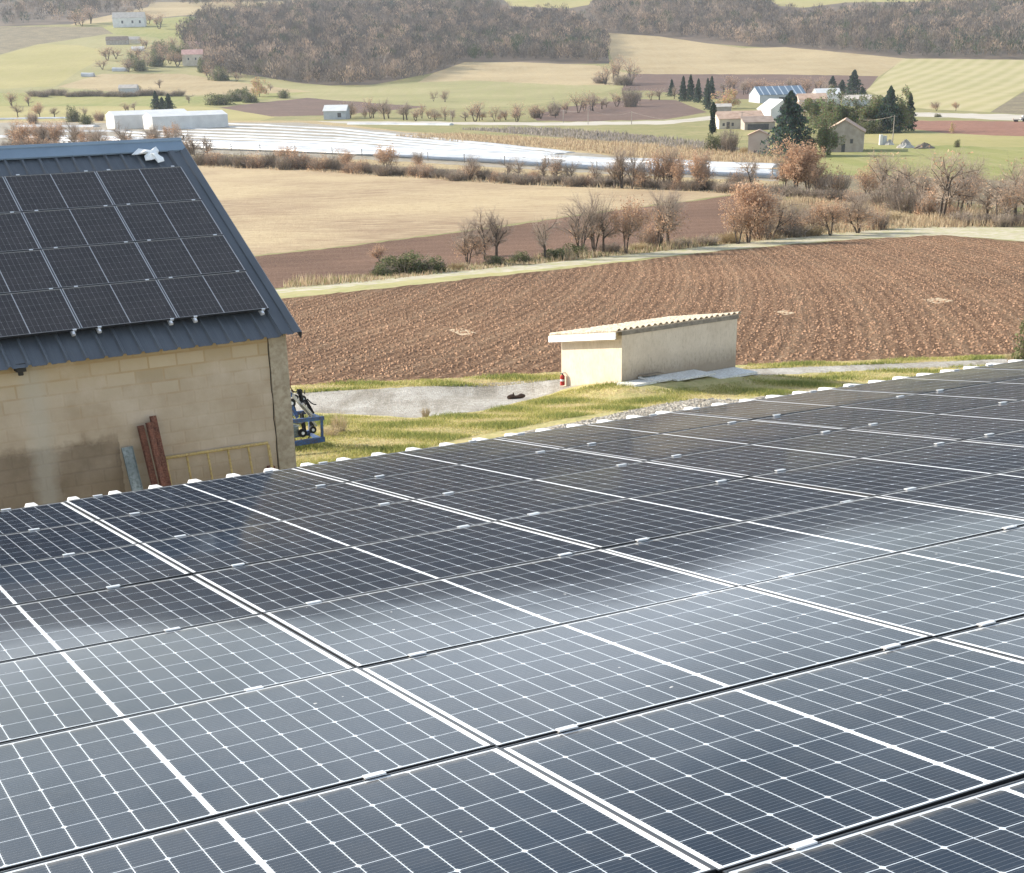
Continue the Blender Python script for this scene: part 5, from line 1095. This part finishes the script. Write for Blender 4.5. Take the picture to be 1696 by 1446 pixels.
# ------------------------------------------------------------------ buildings of the valley
WM = {'cream': mnoise('cream_wall', (.50, .44, .35), (.60, .54, .44), .4, .9), 'stone': mnoise('stone_wall', (.30, .26, .22), (.42, .37, .32), .6, .9), 'white': mnoise('white_wall', (.56, .55, .53), (.66, .65, .62), .3, .7), 'grey': mnoise('grey_wall', (.36, .38, .40), (.46, .48, .50), .3, .7), 'pinkw': mnoise('rose_wall', (.46, .38, .33), (.54, .46, .40), .3, .9)}
RM = {'tile': mnoise('clay_roof', (.40, .27, .20), (.52, .38, .29), .5, .9), 'pink': mnoise('rose_tile_roof', (.55, .32, .27), (.66, .42, .36), .5, .9), 'white': mnoise('white_roof_sheet', (.58, .58, .57), (.66, .66, .65), .3, .5), 'grey': mnoise('grey_roof_sheet', (.40, .36, .32), (.50, .46, .41), .4, .7), 'brown': mnoise('brown_roof', (.22, .17, .14), (.30, .24, .20), .4, .9)}
def mpv():
    g = NG('far_solar_roof'); p = g.pos('obj'); s = g.n('ShaderNodeSeparateXYZ'); g.l(p, s.inputs[0]); q = g.math('FRACT', g.math('DIVIDE', s.outputs[0], 3.6)); l = g.math('LESS_THAN', q, .14)
    c = g.mix(l, (.09, .14, .20), (.48, .52, .56)); return g.fin(c, .3, 0, .5)
RM['pv'] = mpv()
MT['win'] = mnoise('window_dark', (.05, .05, .055), (.08, .08, .085), 2, .3, spec=.5)
def building(name, px, py, wpx, hpx, rpx, dep, yaw, wall, roof, label, cat='building', wins=(), ridge_along=True, door=None, over=.35, monop=False, group=None, chimney=False):
    """px,py: photo position of the middle of the near wall's foot; wpx,hpx,rpx: width, wall and roof height in photo pixels; yaw in degrees"""
    g = gp(px, py); d = proj(g)[2]; m = d/F; w, h, r = wpx*m, hpx*m*1.02, rpx*m*1.02; D = dep
    e = empty(name, (g[0], g[1], g[2]), label, cat, group, rad(yaw))
    mb = MB(); z0 = -4.0
    def bx(vs, fs): mb.add(vs, fs)
    if ridge_along:      # ridge parallel to the near wall
        if monop: prof = [(0, h), (D, h+r)]
        else: prof = [(0, h), (D/2, h+r), (D, h)]
        pl = [(0, z0)]+prof+[(D, z0)]; n = len(pl)
        vs = [(-w/2, y, z) for y, z in pl]+[(w/2, y, z) for y, z in pl]; fs = [tuple(range(n))[::-1], tuple(range(n, 2*n))]+[(i, (i+1) % n, n+(i+1) % n, n+i) for i in range(n)]
        bx(vs, fs); rp = prof
        ro = MB()
        for (y0, a), (y1, b) in zip(rp[:-1], rp[1:]):
            ly = y1-y0; sl_ = (b-a)/ly; o0 = over if y0 == 0 else 0; o1 = over if y1 == D else 0
            q = [(-w/2-over, y0-o0, a-sl_*o0+.05), (w/2+over, y0-o0, a-sl_*o0+.05), (w/2+over, y1+o1, b+sl_*o1+.05), (-w/2-over, y1+o1, b+sl_*o1+.05)]
            ro.add(q+[(x, y, z+.18) for x, y, z in q], [(3, 2, 1, 0), (4, 5, 6, 7), (0, 1, 5, 4), (1, 2, 6, 5), (2, 3, 7, 6), (3, 0, 4, 7)])
    else:                # gable faces the eye
        pl = [(-w/2, z0), (-w/2, h), (0, h+r), (w/2, h), (w/2, z0)]; n = 5
        vs = [(x, 0, z) for x, z in pl]+[(x, D, z) for x, z in pl]; fs = [tuple(range(n))[::-1], tuple(range(n, 2*n))]+[(i, (i+1) % n, n+(i+1) % n, n+i) for i in range(n)]; bx(vs, fs)
        ro = MB(); sl_ = r/(w/2)
        for s_ in (-1, 1):
            q = [(s_*(w/2+over), -over, h-sl_*over+.05), (0, -over, h+r+.05), (0, D+over, h+r+.05), (s_*(w/2+over), D+over, h-sl_*over+.05)]
            ro.add(q+[(x, y, z+.18) for x, y, z in q], [(3, 2, 1, 0), (4, 5, 6, 7), (0, 1, 5, 4), (1, 2, 6, 5), (2, 3, 7, 6), (3, 0, 4, 7)])
    W_ = mb.build('wall', WM[wall], e); W2 = ro.build('roof', RM[roof], e)
    if chimney:
        c = MB(); c.box((w*.2, D/2, h+r+.4), (.8, .6, 1.6)); c.build('chimney', WM[wall], W2)
    for (u, z, ww, hh) in wins:      # fractions of the near wall
        f = MB(); f.box((w*(u-.5), -.03, h*z), (w*ww, .10, h*hh)); f.build('window', MT['win'], e)
    if door:
        f = MB(); f.box((w*(door[0]-.5), -.04, h*door[2]/2), (w*door[1], .12, h*door[2])); f.build('door', MT['win'], e)
    return e
building('greenhouse_shed', 317, 213, 128, 19, 6, 15, 28, 'white', 'white', 'right and nearer of two long white sheds beside the crop tunnels', 'shed', over=.1)
building('greenhouse_shed', 254, 212, 126, 20, 6, 15, 28, 'white', 'white', 'left and farther of two long white sheds beside the crop tunnels', 'shed', over=.1)
building('shed', 555, 198, 38, 13, 8, 8, -8, 'grey', 'white', 'small grey shed by the valley road with white roof', 'shed', wins=[(.7, .5, .16, .5)])
building('long_shed', 1296, 170, 78, 12, 12, 22, 6, 'grey', 'pv', 'long grey farm shed with a blue solar roof', 'shed', door=(.52, .2, .7), over=.3)
building('farmhouse', 1228, 213, 76, 15, 10, 12, 6, 'cream', 'tile', 'low cream farmhouse with tile roof beside the cypress', 'house', wins=[(.10, .45, .05, .3), (.30, .45, .05, .34)], door=(.20, .07, .7))
building('open_shed', 1258, 215, 50, 11, 7, 9, 0, 'stone', 'brown', 'low dark open shed right of the cream farmhouse', 'shed', door=(.45, .7, .8), monop=True)
building('tarpaulin_barn', 1296, 196, 44, 14, 14, 12, 18, 'white', 'white', 'bright white gabled barn rising behind the broad cedar', 'barn', ridge_along=False)
building('barn_roof_house', 1346, 180, 46, 14, 8, 10, 0, 'pinkw', 'tile', 'pinkish farm building with tile roof in the middle of the farm', 'building')
building('white_barn', 1372, 176, 40, 18, 8, 10, 4, 'white', 'white', 'white roofed barn behind the grove of pines', 'barn')
building('grey_barn', 1418, 176, 46, 10, 6, 12, -12, 'grey', 'grey', 'low grey roofed barn at the right end of the farm', 'barn')
building('gabled_house', 1396, 252, 64, 30, 18, 13, -14, 'stone', 'tile', 'gabled stone house between the cedar and the green meadow', 'house', ridge_along=False, wins=[(.28, .55, .07, .22), (.70, .55, .07, .22)], door=(.5, .09, .42))
building('tower', 1255, 256, 33, 29, 7, 5, -12, 'pinkw', 'tile', 'small square cream tower with hipped tile roof left of the cedar', 'tower', ridge_along=False)
building('outbuilding', 1196, 188, 30, 10, 4, 6, 0, 'stone', 'grey', 'small stone outbuilding behind the orange willow', 'building')
building('hill_house', 214, 45, 52, 14, 8, 14, 4, 'white', 'grey', 'large pale house standing alone high on the left hillside', 'house', wins=[(.3, .55, .06, .3), (.62, .55, .06, .3), (.85, .55, .06, .3)])
building('farmhouse', 320, 109, 34, 17, 7, 10, 6, 'cream', 'pink', 'hillside farmhouse with bright rose roof at the edge of the wood', 'house', wins=[(.3, .6, .07, .2), (.65, .6, .07, .2)], chimney=True)
building('long_barn', 333, 84, 46, 6, 8, 10, 6, 'stone', 'pink', 'long tiled barn above the rose roofed farmhouse', 'barn')
building('shed', 222, 72, 18, 6, 4, 6, 0, 'cream', 'grey', 'small pale shed on the hillside, upper one of the two', 'shed')
building('shed', 228, 84, 20, 3, 3, 5, 0, 'white', 'white', 'white roofed low shed on the hillside, lower one of the two', 'shed')
building('shed', 194, 74, 36, 7, 5, 6, 0, 'stone', 'brown', 'long dark open shed on the hillside left of the pale sheds', 'shed')
building('house', 212, 155, 30, 8, 5, 8, 0, 'grey', 'grey', 'low grey house in the dark field hedge on the left', 'house')
for k, (a, b, c, d) in enumerate([(187, 118, 210, 118), (136, 127, 156, 127)]): tunnel([(a, b), (c, d)], 5, 3.2, ['small white poly tunnel below the hillside farm, right one', 'small white poly tunnel below the hillside farm, left one'][k])
# utility poles and wires
def pole(px, py, hpx, label, arm=True):
    g = gp(px, py); d = proj(g)[2]; h = hpx*d/F; e = empty('utility_pole', tuple(g), label, 'utility pole', 'utility poles in the valley'); mb = MB(); mb.tube((g[0], g[1], g[2]-.5), (g[0], g[1], g[2]+h), .16, .11, 8); unp(mb.build('pole', MT['post']), e)
    if arm: mb = MB(); mb.beam((g[0]-.8, g[1], g[2]+h-.3), (g[0]+.8, g[1], g[2]+h-.3), .1, .1); unp(mb.build('cross_arm', MT['post']), e)
    return np.array([g[0], g[1], g[2]+h-.2])
p1 = pole(933, 203, 20, 'grey utility pole by the valley road, leftmost of three near the brown field'); p2 = pole(974, 206, 24, 'taller grey utility pole by the valley road, middle of three near the brown field'); p3 = pole(1046, 206, 20, 'grey utility pole by the valley road, rightmost of three near the brown field')
p4 = pole(1228, 213, 26, 'grey utility pole in front of the low cream farmhouse'); p5 = pole(1382, 205, 18, 'utility pole between the grove and the gabled house'); p6 = pole(1478, 238, 44, 'thin utility pole beside the rubble heap in the green meadow'); p7 = pole(747, 200, 14, 'short pale pole by the valley road left of the scrub', False)
def wire(a, b, sag, label):
    mb = MB(); pts = [a+(b-a)*t-np.array([0, 0, sag*4*t*(1-t)]) for t in np.linspace(0, 1, 12)]; mb.path(pts, .035, 4); tag(mb.build('overhead_wire', MT['post']), label, 'wire', 'overhead wires in the valley')
wire(p1, p2, .8, 'overhead wire between the left and middle valley poles'); wire(p2, p3, 1.6, 'overhead wire sagging between the middle and right valley poles'); wire(p3, p4, 3, 'long overhead wire running to the low cream farmhouse'); wire(p5, p6, 1.8, 'overhead wire sagging above the roof of the gabled house'); wire(p4, p5, 2, 'overhead wire crossing behind the broad cedar')
# rubble, tank, parked lorry
MT['rubble'] = mnoise('rubble', (.30, .27, .24), (.52, .50, .47), .6, .95)
MT['spoil'] = mnoise('dark_spoil', (.14, .12, .10), (.21, .18, .15), .5, .95)
def heap(px, py, wpx, hpx, mat, label, name, seed, jag_=.3):
    g = gp(px, py); m = proj(g)[2]/F; R = np.random.RandomState(seed); a, h = wpx*m/2, hpx*m; V = []; Fc = []; nr_, na = 6, 20
    for i in range(nr_):
        t = i/(nr_-1)
        for j in range(na):
            an = j/na*2*math.pi; rr_ = a*(1-t)**.8*(1+R.uniform(-.15, .15)); V.append((g[0]+math.cos(an)*rr_, g[1]+math.sin(an)*rr_*.6, g[2]-.2+h*(t**.8)*(1+R.uniform(-jag_, jag_)*.5)))
    for i in range(nr_-1):
        for j in range(na): Fc.append((i*na+j, i*na+(j+1) % na, (i+1)*na+(j+1) % na, (i+1)*na+j))
    Fc.append(tuple(range((nr_-1)*na, nr_*na))); tag(new(name, V, Fc, mat), label, 'heap')
heap(1530, 246, 38, 10, MT['spoil'], 'dark heap of soil at the right end of the rubble in the meadow', 'soil_heap', 1); heap(1500, 245, 30, 12, MT['rubble'], 'pale heap of stones in the middle of the meadow rubble', 'stone_heap', 2, .8); heap(1473, 240, 18, 8, MT['rubble'], 'small stone heap beside the white tank', 'stone_heap', 3, .9)
heap(990, 226, 20, 6, MT['spoil'], 'low dark heap lying alone in the rough pasture', 'soil_heap', 4)
g = gp(1461, 240); m = proj(g)[2]/F; e = empty('water_tank', tuple(g), 'white tank with grey side standing beside the rubble', 'tank'); mb = MB(); mb.box((g[0]-m*2.5, g[1], g[2]+m*8), (m*5, m*6, m*16)); unp(mb.build('tank', WM['white']), e); mb = MB(); mb.box((g[0]+m*3.5, g[1], g[2]+m*7), (m*6, m*6, m*14)); unp(mb.build('side_cabinet', WM['grey']), e)
g = gp(1687, 201.5); m = proj(g)[2]/F; e = empty('flatbed_lorry', tuple(g), 'white lorry with flat bed on the road at the right edge', 'lorry'); Lm = m
mb = MB(); mb.box((g[0]+8*m, g[1], g[2]+6.0*m), (6*m, 5*m, 7*m)); mb.box((g[0]+6.5*m, g[1], g[2]+3.5*m), (8*m, 5*m, 3*m)); unp(mb.build('cab', WM['white']), e)
mb = MB(); mb.box((g[0]+10.8*m, g[1]-2.6*m, g[2]+7*m), (3*m, .1, 2.5*m)); unp(mb.build('window', MT['win']), e)
mb = MB(); mb.box((g[0]-3*m, g[1], g[2]+3*m), (14*m, 5*m, 1.2*m)); mb.box((g[0]-9.6*m, g[1], g[2]+4.6*m), (.6*m, 5*m, 2*m)); mb.box((g[0]+3*m, g[1], g[2]+5.6*m), (.6*m, 5*m, 5*m)); unp(mb.build('flatbed', MT['post']), e)
for dx in (-6, -3, 8):
    for dy in (-2.4, 2.4): mb = MB(); c = np.array([g[0]+dx*m, g[1]+dy*m, g[2]+1.3*m]); mb.tube(c-[0, .15, 0], c+[0, .15, 0], 1.3*m, 1.3*m, 12); unp(mb.build('wheel', MT['rubber']), e)

# ------------------------------------------------------------------ near grass blades, stones and clods (uncountable)
def scatter_px(poly, n, seed):
    R = np.random.RandomState(seed); P = np.array(poly); W2 = np.array([gp(*p)[:2] for p in poly]); lo, hi = W2.min(0), W2.max(0); out = []
    G = R.uniform(lo, hi, (n*4, 2)); G = G[inpoly(G, [tuple(p) for p in W2])][:n]; return G, R
NGRASS = [(478, 690), (600, 690), (690, 694), (800, 682), (925, 650), (960, 644), (1030, 634), (1060, 646), (1110, 646), (1180, 638), (1250, 630), (1400, 630), (1420, 640), (1300, 655), (1150, 660), (960, 690), (760, 728), (640, 760), (560, 785), (470, 800)]
def grass(poly, n, seed, hmin, hmax, w, label):
    G, R = scatter_px(poly, n, seed); Z = zg(G[:, 0], G[:, 1]); k = len(G); 
    clump = np.sin(G[:, 0]*1.7+np.sin(G[:, 1]*1.1)*2)+np.sin(G[:, 1]*2.3+G[:, 0]*.6); h = R.uniform(hmin, hmax, k)*(1+.45*clump.clip(-1, 2)); a = R.rand(k)*6.28; ln = R.randn(k, 2)*.5
    B = np.c_[G, Z-.01]; dx = np.c_[np.cos(a), np.sin(a), np.zeros(k)]*w*R.uniform(.6, 1.3, k)[:, None]; T = B+np.c_[ln*h[:, None], h]
    V = np.stack([B-dx, B+dx, T], 1); pal = np.array([(.38, .36, .12), (.48, .43, .16), (.30, .31, .10), (.56, .47, .23), (.58, .46, .28), (.22, .25, .08)])
    q = (clump+R.randn(k)*.9); idx = np.clip(np.digitize(q, [-1.6, -.9, -.2, .6, 1.3]), 0, 5); order = np.array([4, 3, 1, 0, 2, 5]); C = pal[order[idx]]*R.uniform(.8, 1.2, (k, 1))
    tag(fast_tris('grass', V, 3, MT['leaf'], C), label, 'grass', kind='stuff')
grass(NGRASS, 75000, 5, .035, .11, .012, 'short yellow-green grass between the lane and the near roof')
grass([(490, 652), (490, 638), (700, 629), (930, 616), (930, 628), (700, 640)], 9000, 6, .04, .12, .02, 'yellow-green grass strip between the lane and the ploughed field')
grass([(1225, 612), (1240, 604), (1500, 595), (1696, 586), (1696, 593), (1500, 602)], 7000, 7, .04, .12, .02, 'thin grass strip right of the hut beside the field')
grass([(1225, 630), (1300, 622), (1500, 610), (1696, 604), (1696, 615), (1450, 632), (1350, 640)], 9000, 8, .04, .12, .018, 'dry grass between the lane and the roof right of the hut')
def stones(name, poly, n, seed, s0, s1, mat, label, cat):
    G, R = scatter_px(poly, n, seed); Z = zg(G[:, 0], G[:, 1]); base = np.array([(1, 0, 0), (-1, 0, 0), (0, 1, 0), (0, -1, 0), (0, 0, .8), (0, 0, -.6)]); F8 = np.array([(0, 2, 4), (2, 1, 4), (1, 3, 4), (3, 0, 4), (2, 0, 5), (1, 2, 5), (3, 1, 5), (0, 3, 5)])
    V = []; C = []
    for (x, y), z in zip(G, Z):
        v = base*R.uniform(.6, 1.3, (6, 3))*R.uniform(s0, s1)+[x, y, z+.01]; V.append(v[F8]); k = R.uniform(.7, 1.3); C += [[mat[0]*k, mat[1]*k, mat[2]*k]]*8
    tag(fast_tris(name, np.array(V), 3, MT['wood'], C), label, cat, kind='stuff')
stones('loose_gravel', [(760, 745), (880, 716), (980, 694), (1080, 672), (1150, 660), (1240, 662), (1340, 646), (1400, 640), (1400, 660), (1000, 760)], 5000, 9, .02, .055, (.42, .38, .32), 'loose pale stones along the edge of the near roof', 'gravel')
stones('soil_clods', [(470, 500), (620, 484), (740, 471), (930, 450), (1210, 420), (1380, 404), (1560, 394), (1696, 404), (1696, 582), (1240, 600), (930, 612), (700, 624), (490, 634)], 26000, 10, .03, .11, (.35, .215, .135), 'rough clods on the ploughed red field', 'clods')

def drygrass(poly, n, seed, hmin, hmax, w, pal, label, name='dry_grass'):
    G, R = scatter_px(poly, n, seed); Z = zg(G[:, 0], G[:, 1]); k = len(G); h = R.uniform(hmin, hmax, k)*(1+.5*np.sin(G[:, 0]*.35+np.sin(G[:, 1]*.21)*2)); a = R.rand(k)*6.28; ln = R.randn(k, 2)*.25
    B = np.c_[G, Z-.02]; dx = np.c_[np.cos(a), np.sin(a), np.zeros(k)]*w; T = B+np.c_[ln*h[:, None], h]; V = np.stack([B-dx, B+dx, T], 1)
    C = np.array(pal)[R.randint(len(pal), size=k)]*R.uniform(.75, 1.2, (k, 1)); tag(fast_tris(name, V, 3, MT['leaf'], C), label, 'grass', kind='stuff')
STW = [(.50, .39, .25), (.42, .31, .20), (.34, .25, .17), (.56, .46, .31)]
drygrass([(1205, 398), (1245, 350), (1340, 325), (1700, 355), (1696, 376), (1500, 378), (1380, 388), (1210, 404)], 14000, 21, .3, .9, .06, STW, 'tall dry brown grass between the dirt track and the hedgerow')
drygrass([(470, 478), (470, 472), (620, 455), (740, 444), (900, 426), (1205, 396), (1210, 404), (900, 436), (740, 452), (620, 466)], 9000, 22, .2, .7, .05, STW+[(.26, .26, .12)], 'dry grass along the far side of the dirt track')
drygrass([(330, 262), (600, 274), (1000, 298), (1300, 312), (1700, 347), (1700, 372), (1400, 340), (1160, 318), (860, 307), (500, 283), (330, 277)], 16000, 23, .3, .9, .10, STW+[(.24, .20, .15)], 'dry grass under the long hedgerow')
drygrass([(650, 226), (760, 222), (960, 232), (1200, 250), (1290, 262), (1290, 284), (1200, 276), (960, 250)], 14000, 24, .4, 1.1, .15, STW, 'pale reeds behind the crop tunnels')
drygrass([(760, 214), (900, 212), (1060, 224), (1180, 238), (1240, 250), (1150, 248), (980, 232), (860, 222)], 5000, 25, .4, 1.1, .22, [(.30, .26, .24), (.36, .32, .28), (.25, .22, .16)], 'grey heath scrub in the rough pasture', 'heath')

# ------------------------------------------------------------------ haze
def haze():
    m = bpy.data.materials.new('valley_haze'); m.use_nodes = True; t = m.node_tree; t.nodes.clear(); o = t.nodes.new('ShaderNodeOutputMaterial'); v = t.nodes.new('ShaderNodeVolumePrincipled')
    v.inputs['Color'].default_value = (.78, .87, 1.0, 1); v.inputs['Density'].default_value = .52e-4; v.inputs['Anisotropy'].default_value = 0.0; t.links.new(v.outputs[0], o.inputs['Volume'])
    mb = MB(); mb.box((0, 2280, 215), (17500, 4760, 520)); h = mb.build('haze', m); h['kind'] = 'stuff'; h['label'] = 'thin bluish air over the valley'
haze()
